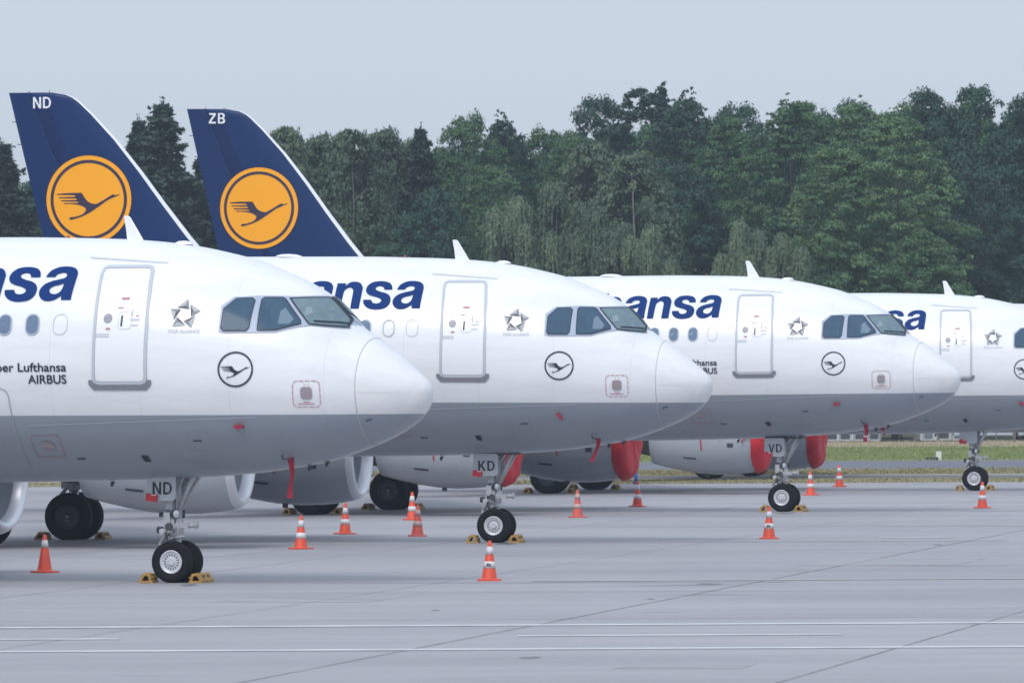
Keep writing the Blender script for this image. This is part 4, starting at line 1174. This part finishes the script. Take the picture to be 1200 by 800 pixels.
# ---------------------------------------------------------------- traffic cones
def cone_r(z): return 0.135 - 0.105 * (z - 0.045) / 0.655
def m_cone_body():
    b = MB()
    b.lathe([(0.03, 0.16), (0.045, 0.14), (0.06, cone_r(.06)), (0.69, cone_r(.69)), (0.70, 0.024), (0.70, 0.001)], (0, 0, 0), (0, 0, 1), 28)
    return b
def m_cone_base():
    b = MB(); lp = rrect(0.42, 0.42, .06, 3)
    A = b.pts([(x, y, 0.0) for x, y in lp]); B = b.pts([(x, y, 0.022) for x, y in lp]); C = b.pts([(x * .92, y * .92, 0.032) for x, y in lp])
    b.face(A[::-1]); b.face(C)
    for k in range(len(lp)):
        k2 = (k + 1) % len(lp)
        b.face((A[k], A[k2], B[k2], B[k])); b.face((B[k], B[k2], C[k2], C[k]))
    return b
def m_band(z0, z1):
    b = MB(); b.lathe([(z0, cone_r(z0) + .002), (z0, cone_r(z0) + .004), (z1, cone_r(z1) + .004), (z1, cone_r(z1) + .002)], (0, 0, 0), (0, 0, 1), 28)
    return b
CM = {}
for s, (body, band) in {'new': ('cone', 'band'), 'old': ('cone_old', 'band_old')}.items():
    CM[s] = (m_cone_body().mesh('cone_body', M[body]), m_cone_base().mesh('base_plate', M[body]), m_band(.46, .60).mesh('upper_band', M[band]), m_band(.22, .34).mesh('lower_band', M[band]))
def m_smudge():
    b = MB()
    for q0, q1, z0, z1 in ((-118, -106, .25, .31), (-103, -96, .25, .31), (-93, -84, .25, .31), (-80, -74, .25, .30), (-70, -67, .25, .265)):
        b.poly([((cone_r(z) + .0065) * math.cos(R(q)), (cone_r(z) + .0065) * math.sin(R(q)), z) for q, z in ((q0, z0), (q1, z0), (q1, z1), (q0, z1))])
    return b.mesh('band_print', M['ink'])
SMUDGE = m_smudge()
CONES = [
 (-8.65, 157.56, 'new1', 'orange cone with one pale band alone near the left picture edge'),
 (-4.42, 177.65, 'new', 'banded orange cone right of the nearest nose wheels, in front of an engine'),
 (-3.82, 194.08, 'new', 'banded orange cone below the open engine intake of the airliner marked KD'),
 (-2.51, 212.43, 'new', 'banded cone partly behind a faded cone, near the far main wheels'),
 (-2.14, 191.07, 'old', 'faded cone with worn bands left of the KD nose wheels'),
 (-0.42, 149.61, 'print', 'nearest cone, printed white band, right below the KD nose wheels'),
 (1.63, 214.95, 'old', 'faded reddish cone under the red cover between the two main gears'),
 (3.38, 231.67, 'new', 'banded cone on its own under the nose tip of the airliner marked KD'),
 (5.58, 186.03, 'print', 'printed white banded cone standing before the VD nose wheels'),
 (8.79, 251.76, 'new', 'small banded cone just right of the VD nose wheels'),
 (10.35, 270.25, 'new', 'farthest banded cone at the apron edge before the grass'),
 (12.46, 226.47, 'new', 'banded cone in front of the rightmost nose wheels'),
]
for x, y, k, lab in CONES:
    t = thing('traffic_cone', lab, 'traffic cone', (x, y, 0.002), rnd.uniform(0, 1.5), 'traffic cones on the apron')
    bo, ba, ub, lb = CM['old' if k == 'old' else 'new']
    obj('cone_body', bo, t); obj('base_plate', ba, t); obj('upper_band', ub, t)
    if k != 'new1':
        w = obj('lower_band', lb, t)
        if k == 'print':
            t.rotation_euler.z = 0; obj('band_print', SMUDGE, w)
    t.rotation_euler.x = rnd.uniform(-.02, .02); t.rotation_euler.y = rnd.uniform(-.025, .025)
# ---------------------------------------------------------------- far side of the field: shed, fence, markers, vehicles
M['shed_wall'] = mat('shed_wall', (0.66, 0.67, 0.68), 0.6, noise=(0.4, (0.50, 0.51, 0.53), 0.6))
M['shed_dark'] = mat('shed_opening', (0.05, 0.06, 0.075), 0.4)
M['shed_glass'] = mat('shed_glass', (0.16, 0.22, 0.28), 0.15)
M['shed_roof'] = mat('shed_roof', (0.30, 0.31, 0.33), 0.7)
M['post'] = mat('galvanised_post', (0.30, 0.31, 0.33), 0.5, 0.4)
M['wire'] = mat('fence_wire', (0.22, 0.23, 0.25), 0.6, 0.3)
M['carpaint'] = mat('car_silver', (0.50, 0.55, 0.62), 0.3, 0.3, coat=0.4)
M['carwhite'] = mat('van_white', (0.72, 0.73, 0.75), 0.3, coat=0.4)
M['carglass'] = mat('car_glass', (0.02, 0.025, 0.03), 0.08)
M['marker_blue'] = mat('marker_blue', (0.015, 0.10, 0.42), 0.4)
M['marker_white'] = mat('marker_white', (0.7, 0.7, 0.68), 0.5)

def shed(x0, x1, y, depth, h, bays, label, seed):
    r = random.Random(seed)
    t = thing('service_building', label, 'building', ((x0 + x1) / 2, y, 0.0), 0, None)
    w = x1 - x0
    b = MB(); b.box((0, depth / 2, h / 2), (w, depth, h)); wall = obj('wall', b.mesh('wall', M['shed_wall']), t)
    b = MB(); b.box((0, depth / 2 - .3, h + .12), (w + .8, depth + 1.2, .22)); obj('roof', b.mesh('roof', M['shed_roof']), t)
    bw = w / bays
    for k in range(bays):
        cx = -w / 2 + bw * (k + .5)
        b = MB(); hh = h * r.choice((.55, .7, .78)); ww = bw * r.uniform(.45, .78)
        b.box((cx, -.03, .15 + hh / 2), (ww, .06, hh))
        o = obj('window' if hh < h * .6 else 'gate', b.mesh('bay', M['shed_glass'] if r.random() < .5 else M['shed_dark']), t)
        b = MB(); b.box((cx - bw / 2, -.10, h / 2), (bw * .12, .2, h)); obj('column', b.mesh('column', M['shed_wall']), t)
    return t
shed(12.6, 19.4, 449, 9, 2.3, 9, 'long white service building with columns behind the meadow, partly under the grey nose', 2)
shed(21.6, 23.9, 451, 7, 2.2, 3, 'small white hut behind the last nose gear', 5)
shed(-2.0, 11.8, 452, 9, 2.4, 12, 'white service building at the wood mostly hidden behind red engine covers', 8)
def fence(x0, x1, y, label):
    t = thing('mesh_fence', label, 'fence', (x0, y, 0), 0)
    n = int((x1 - x0) / 3.0)
    for k in range(n + 1):
        b = MB(); b.cyl((k * 3.0, 0, -.02), (k * 3.0, 0, 2.2), .035, n=6); b.tube([(k * 3.0, 0, 2.2), (k * 3.0, -.25, 2.5)], .03, 6)
        obj('post', b.mesh('post', M['post']), t)
    b = MB()
    for z in [0.1 + .21 * i for i in range(11)]: b.box(((x1 - x0) / 2, 0.02, z), (x1 - x0, .012, .012))
    for i in range(int((x1 - x0) / .5)): b.box((i * .5, 0.02, 1.15), (.010, .010, 2.2))
    obj('wire_mesh', b.mesh('wire_mesh', M['wire']), t)
fence(-8, 46, 441, 'thin wire mesh fence with posts along the sandy strip before the buildings')
def lamp_post(x, y, h, label):
    t = thing('mast', label, 'mast', (x, y, 0))
    b = MB(); b.cyl((0, 0, 0), (0, 0, h), .08, .05, 8); obj('pole', b.mesh('pole', M['post']), t)
    b = MB(); b.box((0, 0, h + .05), (.35, .2, .14)); obj('head', b.mesh('head', M['shed_roof']), t)
lamp_post(20.6, 437, 5.2, 'thin grey mast behind the tip of the third airliner nose')
lamp_post(25.7, 437, 5.2, 'thin grey mast near the right picture edge')
def car(x, y, label, van, paint):
    t = thing('parked_van' if van else 'parked_car', label, 'van' if van else 'car', (x, y, 0), 0)
    P = ([(-2.3, .35), (-2.3, 1.0), (-2.2, 1.9), (-1.9, 2.05), (1.2, 2.05), (1.75, 1.2), (2.3, 1.0), (2.35, .35)] if van else
         [(-2.1, .3), (-2.15, .75), (-2.0, .95), (-1.5, 1.0), (-.9, 1.42), (.5, 1.45), (1.15, 1.0), (2.0, .82), (2.15, .6), (2.15, .3)])
    b = MB(); b.loft([[(px, s * .88, pz) for px, pz in P] for s in (-1, 1)], smooth=False); obj('body', b.mesh('body', paint), t)
    b = MB(); z0, z1 = (1.2, 1.8) if van else (1.0, 1.36)
    b.box((-.2, 0, (z0 + z1) / 2), (1.9 if van else 1.5, 1.79, z1 - z0)); obj('side_window', b.mesh('side_window', M['carglass']), t)
    for px in (-1.35, 1.4):
        for s in (-1, 1): obj('wheel', cached('cwheel', lambda: tyre('wheel', .32, .2, M['rubber'])), t, (px, s * .82, .32))
car(25.2, 447, 'pale silver parked car behind the fence near the right edge', False, M['carpaint'])
car(28.6, 448, 'white parked van behind the fence at the right picture edge', True, M['carwhite'])
t = thing('edge_marker', 'small blue taxiway marker post under the far engine cover of the VD airliner', 'marker', (4.03, 279.2, 0))
b = MB(); b.cyl((0, 0, 0), (0, 0, .08), .11, n=12); obj('foot', b.mesh('foot', M['shed_dark']), t)
b = MB(); b.cyl((0, 0, .06), (0, 0, .36), .055, .05, n=12); b.lathe([(.36, .05), (.39, .04), (.41, .001)], (0, 0, 0), (0, 0, 1), 12); obj('sleeve', b.mesh('sleeve', M['marker_blue']), t)
t = thing('edge_sign', 'small white marker board at the taxiway edge left of the last nose gear', 'marker', (17.6, 352.5, -.02))
b = MB(); b.box((0, 0, .18), (.22, .05, .36)); obj('board', b.mesh('board', M['marker_white']), t)
b = MB(); b.box((-.28, .1, .06), (.5, .25, .12)); obj('base', b.mesh('base', M['shed_dark']), t)

# grass tufts along the verges, so that edges are ragged
def tufts(name, x0, x1, y0, y1, n, hmin, hmax, material, seed, z=-.02):
    r = np.random.default_rng(seed)
    x = r.uniform(x0, x1, n); y = r.uniform(y0, y1, n)
    h = r.uniform(hmin, hmax, n); w = r.uniform(.008, .022, n); q = r.uniform(-.6, .6, n)
    if y0 < 300: y = np.where((y > 292) & (y < 304), y + 14, y)
    lean = r.normal(0, .03, (n, 2))
    V = np.zeros((n, 4, 3)); cx, sx = np.cos(q) * w, np.sin(q) * w
    V[:, 0] = np.stack([x - cx, y - sx, np.full(n, z)], 1); V[:, 1] = np.stack([x + cx, y + sx, np.full(n, z)], 1)
    V[:, 2] = np.stack([x + cx * .5 + lean[:, 0], y + sx * .5 + lean[:, 1], z + h], 1); V[:, 3] = np.stack([x - cx * .5 + lean[:, 0], y - sx * .5 + lean[:, 1], z + h * .9], 1)
    return quads(name, V, material)
def quads(name, V, material, smooth=False):
    n = len(V); me = bpy.data.meshes.new(name)
    me.vertices.add(4 * n); me.vertices.foreach_set('co', V.reshape(-1).astype(np.float32))
    me.loops.add(4 * n); me.loops.foreach_set('vertex_index', np.arange(4 * n, dtype=np.int32))
    me.polygons.add(n); me.polygons.foreach_set('loop_start', np.arange(0, 4 * n, 4, dtype=np.int32)); me.polygons.foreach_set('loop_total', np.full(n, 4, dtype=np.int32))
    me.materials.append(material); me.update(calc_edges=True); me.validate()
    return me
tag(obj('dry_grass_tufts', tufts('dry_grass_tufts', -20, 30, 280.1, 322, 40000, .015, .06, M['drygrass'], 1)), kind='stuff')
tag(obj('grass_tufts', tufts('grass_tufts', -10, 40, 351.2, 412, 50000, .03, .11, M['grass'], 2)), kind='stuff')
tag(obj('tall_grass', tufts('tall_grass', -10, 45, 411, 440, 14000, .04, .16, M['sand'], 3)), kind='stuff')

# ---------------------------------------------------------------- trees
def leaf_mat(name, lo, hi, sc=0.5, trans=0.12):
    m = bpy.data.materials.new(name); m.use_nodes = True
    n, l = m.node_tree.nodes, m.node_tree.links
    b = n['Principled BSDF']; b.inputs['Roughness'].default_value = 0.6; b.inputs['Specular IOR Level'].default_value = 0.25
    tc = n.new('ShaderNodeTexCoord'); t = n.new('ShaderNodeTexNoise'); t.inputs['Scale'].default_value = sc; t.inputs['Detail'].default_value = 5; t.inputs['Roughness'].default_value = .7
    l.new(tc.outputs['Object'], t.inputs['Vector'])
    rp = n.new('ShaderNodeValToRGB'); rp.color_ramp.elements[0].position = .35; rp.color_ramp.elements[1].position = .66
    rp.color_ramp.elements[0].color = lo + (1,); rp.color_ramp.elements[1].color = hi + (1,)
    l.new(t.outputs['Fac'], rp.inputs[0])
    oi = n.new('ShaderNodeObjectInfo'); hs = n.new('ShaderNodeHueSaturation')
    mr = n.new('ShaderNodeMapRange'); mr.inputs[3].default_value = .485; mr.inputs[4].default_value = .52
    l.new(oi.outputs['Random'], mr.inputs[0]); l.new(mr.outputs[0], hs.inputs['Hue'])
    mv = n.new('ShaderNodeMapRange'); mv.inputs[3].default_value = 1.2; mv.inputs[4].default_value = .78
    l.new(oi.outputs['Random'], mv.inputs[0]); l.new(mv.outputs[0], hs.inputs['Value'])
    l.new(rp.outputs[0], hs.inputs['Color']); l.new(hs.outputs[0], b.inputs['Base Color'])
    tr = n.new('ShaderNodeBsdfTranslucent'); l.new(hs.outputs[0], tr.inputs[0])
    mx = n.new('ShaderNodeMixShader'); mx.inputs[0].default_value = trans
    l.new(b.outputs[0], mx.inputs[1]); l.new(tr.outputs[0], mx.inputs[2]); l.new(mx.outputs[0], n['Material Output'].inputs[0])
    return m
LM = {
 'broad': leaf_mat('broadleaf', (.040, .105, .048), (.120, .215, .090)),
 'oak': leaf_mat('oak_leaf', (.022, .068, .046), (.062, .140, .082)),
 'beech': leaf_mat('beech_leaf', (.038, .100, .050), (.125, .220, .092)),
 'birch': leaf_mat('birch_leaf', (.075, .120, .075), (.135, .190, .112)),
 'weeping': leaf_mat('weeping_leaf', (.100, .152, .095), (.190, .250, .150)),
 'spruce': leaf_mat('spruce_needle', (.026, .054, .044), (.058, .096, .070), 1.0),
 'pine': leaf_mat('pine_needle', (.020, .052, .040), (.048, .096, .064), .8),
}
M['bark'] = mat('bark', (.060, .050, .042), .9, noise=(3, (.10, .09, .075), .7))
M['birch_bark'] = mat('birch_bark', (.42, .41, .39), .8, noise=(2.5, (.08, .075, .07), .6, (1, 1, 4)))

def leaves(P, Nn, size, r, aspect=1.0, droop=None):
    """leaf quads at P facing roughly Nn"""
    n = len(P)
    nn = Nn + r.normal(0, .55, (n, 3)); nn /= np.linalg.norm(nn, axis=1)[:, None] + 1e-9
    a = r.normal(0, 1, (n, 3)) if droop is None else np.tile(np.array([[0, 0, -1.0]]), (n, 1)) + r.normal(0, droop, (n, 3))
    u = a - nn * (a * nn).sum(1)[:, None]; u /= np.linalg.norm(u, axis=1)[:, None] + 1e-9
    v = np.cross(nn, u)
    s = (size * r.uniform(.6, 1.3, n))[:, None]
    U, Vv = u * s * aspect, v * s
    V = np.zeros((n, 4, 3))
    V[:, 0] = P - U; V[:, 1] = P - Vv * .62 + U * .1; V[:, 2] = P + U; V[:, 3] = P + Vv * .62 + U * .1
    return V

def clump_crown(r, H, base, rad, shape, nclump, per, size, cr=(.7, 1.5), top_spikes=0, flat=.8, up=.5):
    """clumps in the crown's volume; leaves on each clump's outer side"""
    out = []
    Q = []
    for _ in range(nclump):
        t = r.uniform(0, 1) ** .85
        z = base + (H - base) * t
        rr = rad * shape(t)
        q = r.uniform(0, 2 * np.pi); d = rr * np.sqrt(r.uniform(.12, 1.0))
        c = np.array([d * np.cos(q), d * np.sin(q), z]); k = r.uniform(*cr) * (1 - .35 * t)
        Q.append((c, k))
    for _ in range(top_spikes):
        q = r.uniform(0, 2 * np.pi); d = rad * .75 * np.sqrt(r.uniform(0, 1)); 
        z = base + (H - base) * (1 - .45 * (d / rad) ** 1.6)
        for j in range(5):
            Q.append((np.array([d * np.cos(q), d * np.sin(q), z - .2 + j * .24]) + r.normal(0, .08, 3), .42 - .07 * j))
    for c, k in Q:
        n = max(12, int(per * k * k))
        d = r.normal(0, 1, (n, 3)); d /= np.linalg.norm(d, axis=1)[:, None]
        d[:, 2] = np.where(d[:, 2] < -.35, -d[:, 2] * .6, d[:, 2])
        rho = k * r.uniform(.55, 1.08, n)[:, None]
        P = c + d * rho * np.array([1, 1, flat])
        out.append(leaves(P, d * .8 + np.array([0, 0, up]), size, r))
    return np.concatenate(out)

def strands(r, H, base, rad, shape, n_str, ln, size, gap=False):
    """birch and willow: leaf strands hanging from arching limbs"""
    out = []
    for _ in range(n_str):
        t = r.uniform(0, 1) ** .8
        z = base + (H - base) * t; rr = rad * shape(t)
        q = r.uniform(0, 2 * np.pi); d = rr * r.uniform(.35, 1.0)
        if gap and abs(q - 1.5 * np.pi) < .65 and r.uniform() < .9: continue
        c = np.array([d * np.cos(q), d * np.sin(q), z])
        o = np.array([np.cos(q), np.sin(q), .3])
        l_ = r.uniform(*ln) * (.6 + .4 * (1 - t))
        m = 40
        s = np.sort(r.uniform(0, 1, m))
        P = c + o * (.5 * np.sin(s * 1.6))[:, None] * .6 + np.stack([np.zeros(m), np.zeros(m), .25 * np.sin(s * 3) - s * l_], 1) + r.normal(0, .10 + .05 * l_, (m, 3)) * np.array([1, 1, .6])
        out.append(leaves(P, np.tile(o * .8 + np.array([0, 0, .3]), (m, 1)), size, r, 1.5, droop=.35))
    return np.concatenate(out)

def lobes(r, H, base, rad, shape, n_lobe, per, size):
    """weeping birch: rounded umbrellas of hanging twigs, stacked through the crown"""
    out = []
    for i in range(n_lobe):
        t = (i + r.uniform(0, 1)) / n_lobe
        z = base + (H - base) * (.12 + .88 * t); q = r.uniform(0, 6.283); d = rad * shape(t) * r.uniform(.35, .95)
        if t > .93: d *= .3
        c = np.array([d * np.cos(q), d * np.sin(q), z - .5]); k = r.uniform(.9, 1.7) * (1.1 - .4 * t)
        for _ in range(per):
            u = r.normal(0, 1, 3); u[2] = abs(u[2]); u /= np.linalg.norm(u)
            p0 = c + u * np.array([k, k, k * .8]) * r.uniform(.75, 1.05)
            l_ = r.uniform(.5, 1.9) * (.6 + .8 * (1 - u[2]))
            m = int(14 + 12 * l_); sg = r.uniform(0, 1, m)
            P = p0 + np.stack([u[0] * .25 * sg, u[1] * .25 * sg, -sg * l_], 1) + r.normal(0, .055, (m, 3))
            out.append(leaves(P, np.tile(u * .9 + np.array([0, 0, .25]), (m, 1)), size, r, 1.6, droop=.3))
    return np.concatenate(out)

def conifer(r, H, base, rad, size, dens=1.0):
    out = []
    z = H - .15; i = 0
    while z > base:
        t = (H - z) / (H - base)
        ln = rad * (0.03 + .97 * t ** .95) * r.uniform(.7, 1.15)
        nb = int(5 + 6 * t)
        q0 = r.uniform(0, 6.28)
        for k in range(nb):
            q = q0 + 6.283 * k / nb + r.normal(0, .2)
            l_ = ln * r.uniform(.55, 1.15)
            n = int((10 + 26 * l_) * dens)
            s = r.uniform(0.03, 1, n) ** .55
            dr = -.22 * s * l_ - .10 * l_ * np.sin(s * 2.6) + .12 * l_ * s ** 3
            wd = (.10 + .24 * (1 - s) * l_ * .6)
            lat = r.normal(0, 1, n) * wd
            P = np.stack([np.cos(q) * s * l_ - np.sin(q) * lat, np.sin(q) * s * l_ + np.cos(q) * lat, z + dr - np.abs(r.normal(0, .16, n))], 1)
            out.append(leaves(P, np.tile(np.array([[.35 * np.cos(q), .35 * np.sin(q), .75]]), (n, 1)), size, r, 1.4, droop=.6))
        z -= r.uniform(.28, .5) * (.55 + .6 * t)
    n = 30; s = r.uniform(0, 1, n)
    out.append(leaves(np.stack([r.normal(0, .05, n), r.normal(0, .05, n), H - .9 + s * 1.1], 1), np.tile(np.array([[.3, 0, .5]]), (n, 1)), size * .6, r, 1.5, droop=.4))
    return np.concatenate(out)

def trunk_mesh(r, H, rad, crown_base, crown_r, material, limbs=7, thick=.2):
    b = MB(); path = []
    x = y = 0.0
    for k in range(7):
        z = H * .93 * k / 6
        path.append((x, y, z, max(.02, thick * (1 - .88 * k / 6)) * (1.5 if k == 0 else 1)))
        x += r.normal(0, .13); y += r.normal(0, .13)
    for p, q in zip(path, path[1:]): b.cyl(p[:3], q[:3], p[3], q[3], 8, caps=False)
    for k in range(limbs):
        i = int(r.integers(2, 6)); p = path[i]
        q = r.uniform(0, 6.28); ln = crown_r * r.uniform(.5, .85)
        m1 = (p[0] + math.cos(q) * ln * .5, p[1] + math.sin(q) * ln * .5, p[2] + ln * .35)
        m2 = (p[0] + math.cos(q) * ln, p[1] + math.sin(q) * ln, p[2] + ln * .55)
        b.cyl(p[:3], m1, p[3] * .55, p[3] * .35, 6, caps=False); b.cyl(m1, m2, p[3] * .35, .015, 6, caps=False)
    return b.mesh('trunk', material)

dome = lambda t: math.sqrt(max(.02, 1 - (max(0, t - .30) / .70) ** 2)) * (.72 + .28 * min(1, t / .3))
column = lambda t: math.sqrt(max(.03, 1 - (max(0, t - .15) / .85) ** 2.2))
openp = lambda t: (.35 + .65 * min(1, t / .55)) * math.sqrt(max(.05, 1 - (max(0, t - .6) / .4) ** 2))
TH = 16.0      # every model tree is built 16 m tall, then scaled
def model(kind, v):
    def mk():
        r = np.random.default_rng(100 + 17 * v + sum(map(ord, kind)))
        if kind == 'broad': V = clump_crown(r, TH, 2.0, 4.4, dome, 260, 290, .100, (.45, 1.25)); T = (.22, 'bark', 8)
        elif kind == 'oak': V = clump_crown(r, TH, 1.6, 4.7, dome, 230, 300, .104, (.5, 1.35), flat=.75); T = (.26, 'bark', 9)
        elif kind == 'beech': V = clump_crown(r, TH, 1.8, 5.1, dome, 330, 310, .094, (.4, 1.3), top_spikes=22, flat=.45); T = (.26, 'bark', 10)
        elif kind == 'birch':
            V = np.concatenate([strands(r, TH, 5.0, 3.0, column, 640, (.6, 1.9), .085, True), clump_crown(r, TH - .3, 8.0, 2.7, column, 70, 130, .105, (.35, .9))]); T = (.18, 'birch_bark', 6)
        elif kind == 'weeping':
            V = np.concatenate([lobes(r, TH, 2.5, 5.2, dome, 34, 90, .08), clump_crown(r, TH - 1.5, 4.0, 4.2, dome, 60, 110, .11, (.45, 1.0))]); T = (.16, 'birch_bark', 8)
        elif kind == 'spruce': V = conifer(r, TH, 1.2, 4.7, .095, 2.6); T = (.2, 'bark', 0)
        else: V = clump_crown(r, TH, 5.5, 3.7, openp, 150, 360, .10, (.4, 1.0), top_spikes=14, flat=.5); T = (.2, 'bark', 10)
        return quads('crown', V, LM[kind]), trunk_mesh(r, TH, T[0], 3, 3.2, M[T[1]], T[2], T[0])
    return cached('tree_%s%d' % (kind, v), mk)

KIND = {'broad': ('broadleaf_tree', 'broadleaf tree'), 'oak': ('oak_tree', 'dark broadleaf tree'), 'beech': ('beech_tree', 'beech'), 'birch': ('birch_tree', 'birch'), 'weeping': ('weeping_birch', 'weeping birch'), 'spruce': ('spruce_tree', 'spruce'), 'pine': ('pine_tree', 'pine')}
MW = {'broad': 4.9, 'oak': 5.2, 'beech': 5.4, 'birch': 3.2, 'weeping': 5.6, 'spruce': 2.9, 'pine': 4.0}
tr = random.Random(21)
def tree(kind, x, y, h, half_w, label, group=None):
    v = tr.randrange(2 if kind not in ('oak', 'broad', 'beech') else 3)
    cm, tm = model(kind, v)
    o = thing(KIND[kind][0], label, 'tree', (x, y, 0), tr.uniform(-.5, .5) if kind == 'birch' else tr.uniform(0, 6.28), group)
    obj('crown', cm, o); obj('trunk', tm, o)
    k = h / TH; s = half_w * {'spruce': 1.5, 'birch': 1.3, 'pine': 1.2}.get(kind, 1.15) / MW[kind]
    o.scale = (s, s, k)
    return o
# kind, x, y, height, half width, what tells it apart
TREES = [
 ('spruce', -27.9, 468, 16.5, 3.2, 'dark spruce at the left picture edge behind the ND fin'),
 ('oak', -30.5, 476, 15.8, 4.5, 'dark crown cut by the left picture edge'),
 ('spruce', -25.4, 482, 14.6, 2.2, 'lower dark spruce showing left of the ND fin'),
 ('oak', -22.4, 490, 15.0, 3.6, 'dark round crown behind the ND fin'),
 ('spruce', -21.2, 486, 18.3, 2.6, 'shorter of the two spruce tips between the blue fins'),
 ('spruce', -19.3, 472, 18.8, 3.7, 'taller of the two spruce tips between the blue fins'),
 ('spruce', -17.0, 480, 16.8, 3.2, 'spruce with its tip hidden behind the ZB fin'),
 ('oak', -17.6, 466, 11.0, 2.6, 'low dark crown in front of the spruces left of the ZB fin'),
 ('oak', -24.2, 464, 11.5, 3.0, 'low dark crown right behind the left fin'),
 ('birch', -14.2, 488, 16.2, 2.2, 'birch top rising behind the ZB fin'),
 ('birch', -12.4, 470, 17.2, 2.0, 'feathery birch just right of the ZB fin with a white trunk'),
 ('birch', -10.6, 473, 16.8, 2.1, 'second grey green birch from the ZB fin'),
 ('birch', -8.7, 469, 17.0, 2.3, 'birch with a long white trunk, third from the ZB fin'),
 ('birch', -7.2, 484, 17.4, 2.2, 'birch top left of the dark spruce at the centre left'),
 ('birch', -5.9, 488, 16.9, 2.0, 'birch top right behind the dark spruce at the centre left'),
 ('spruce', -5.0, 474, 17.4, 2.4, 'narrow dark spruce among the birches'),
 ('broad', -2.5, 486, 18.2, 3.0, 'bright green rounded crown right of the narrow spruce'),
 ('oak', -4.1, 463, 13.4, 3.0, 'dark round crown low in front of the birches, above the KD airliner'),
 ('oak', -6.6, 466, 10.6, 2.4, 'small dark crown low beside the round dark one'),
 ('pine', -0.5, 492, 18.0, 1.9, 'small dark pine top on the skyline left of centre'),
 ('broad', 0.1, 498, 17.0, 2.8, 'green crown on the skyline at the picture centre'),
 ('broad', 2.1, 494, 17.6, 3.0, 'green crown on the skyline right of the centre'),
 ('broad', 3.6, 489, 17.2, 2.6, 'rounded crown on the skyline left of the tall pines'),
 ('broad', -0.9, 480, 15.0, 3.0, 'mid green crown under the small pine top'),
 ('birch', 4.6, 480, 16.6, 2.3, 'birch on the skyline next to the tall dark pines'),
 ('weeping', 0.2, 459, 13.2, 2.8, 'weeping birch low in front, left one of the pale hanging group'),
 ('weeping', 2.3, 463, 14.0, 2.9, 'weeping birch in the middle of the pale hanging group'),
 ('weeping', 4.6, 460, 12.8, 3.0, 'weeping birch with the widest pale crown, above the third airliner'),
 ('birch', 6.7, 466, 15.6, 2.4, 'birch with white trunk standing before the tall pines'),
 ('weeping', 7.4, 458, 11.6, 2.3, 'pale weeping birch at the right end of the hanging group'),
 ('pine', 7.9, 482, 19.6, 3.1, 'tallest dark pine right of the centre with open top'),
 ('pine', 5.8, 490, 17.8, 2.0, 'slim pine left of the tallest pine'),
 ('pine', 10.0, 486, 19.0, 2.4, 'dark pine on the right of the tallest pine'),
 ('oak', 9.4, 474, 15.0, 3.2, 'dark crown below the tall pines'),
 ('weeping', 12.3, 456, 11.8, 2.1, 'small grey weeping birch left of two above the third fuselage'),
 ('weeping', 14.6, 457, 11.3, 2.3, 'small grey weeping birch right of two above the third fuselage'),
 ('beech', 12.3, 478, 17.6, 3.3, 'beech with spiky top twigs right of the pines'),
 ('beech', 15.9, 472, 18.3, 4.4, 'biggest beech with the highest spiky top'),
 ('beech', 19.1, 474, 18.2, 4.0, 'beech with spiky top right of the biggest one'),
 ('beech', 20.8, 462, 17.2, 4.2, 'bright green beech bulging forward on the right'),
 ('beech', 17.6, 461, 15.6, 3.6, 'fresh green beech crown in front below the biggest beech'),
 ('broad', 22.0, 459, 11.0, 3.0, 'light green low crown behind the last airliner antenna'),
 ('oak', 23.6, 484, 19.3, 3.6, 'dark tall crown right of the beeches'),
 ('oak', 26.3, 480, 19.4, 3.6, 'dark tall crown near the right picture edge'),
 ('oak', 29.2, 478, 19.0, 3.8, 'dark crown cut by the right picture edge'),
 ('oak', 25.4, 467, 14.5, 3.4, 'lower dark crown in front at the right'),
 ('oak', 28.4, 464, 12.5, 3.2, 'low dark crown in the right corner above the last airliner'),
]
for kk in TREES: tree(*kk)
for k in range(34):
    x = -34 + 2.0 * k
    tree(tr.choice(('oak', 'oak', 'broad')), x + tr.uniform(-.8, .8), 505 + tr.uniform(-5, 8), (14.6 if x < -14 else 16.8 if x < 5 else 19.0) + tr.uniform(-.9, .9), 3.4, 'dark broadleaf tree deep in the wood, filling gaps between the front crowns', 'dark trees filling the back of the wood')
for k in range(30):
    x = -36 + 2.5 * k
    tree('oak', x + tr.uniform(-.9, .9), 524 + tr.uniform(-5, 8), (14.6 if x < -15 else 16.8 if x < 5 else 18.8) + tr.uniform(-.8, .8), 3.8, 'dark broadleaf tree deep in the wood, filling gaps between the front crowns', 'dark trees filling the back of the wood')

# ---------------------------------------------------------------- morning haze: one closed box of thin even air
hz = bpy.data.materials.new('haze'); hz.use_nodes = True
hn, hl = hz.node_tree.nodes, hz.node_tree.links
hn.clear()
ho = hn.new('ShaderNodeOutputMaterial'); hv = hn.new('ShaderNodeVolumePrincipled')
hv.inputs['Color'].default_value = (0.70, 0.80, 0.93, 1)
hv.inputs['Density'].default_value = 0.00017
hv.inputs['Anisotropy'].default_value = 0.2
hl.new(hv.outputs[0], ho.inputs['Volume'])
b = MB(); b.box((0, 1100, 11.75), (3010, 3020, 25.5))
tag(obj('haze', b.mesh('haze', hz)), kind='stuff')
S.cycles.volume_bounces = 1
S.cycles.volume_max_steps = 64
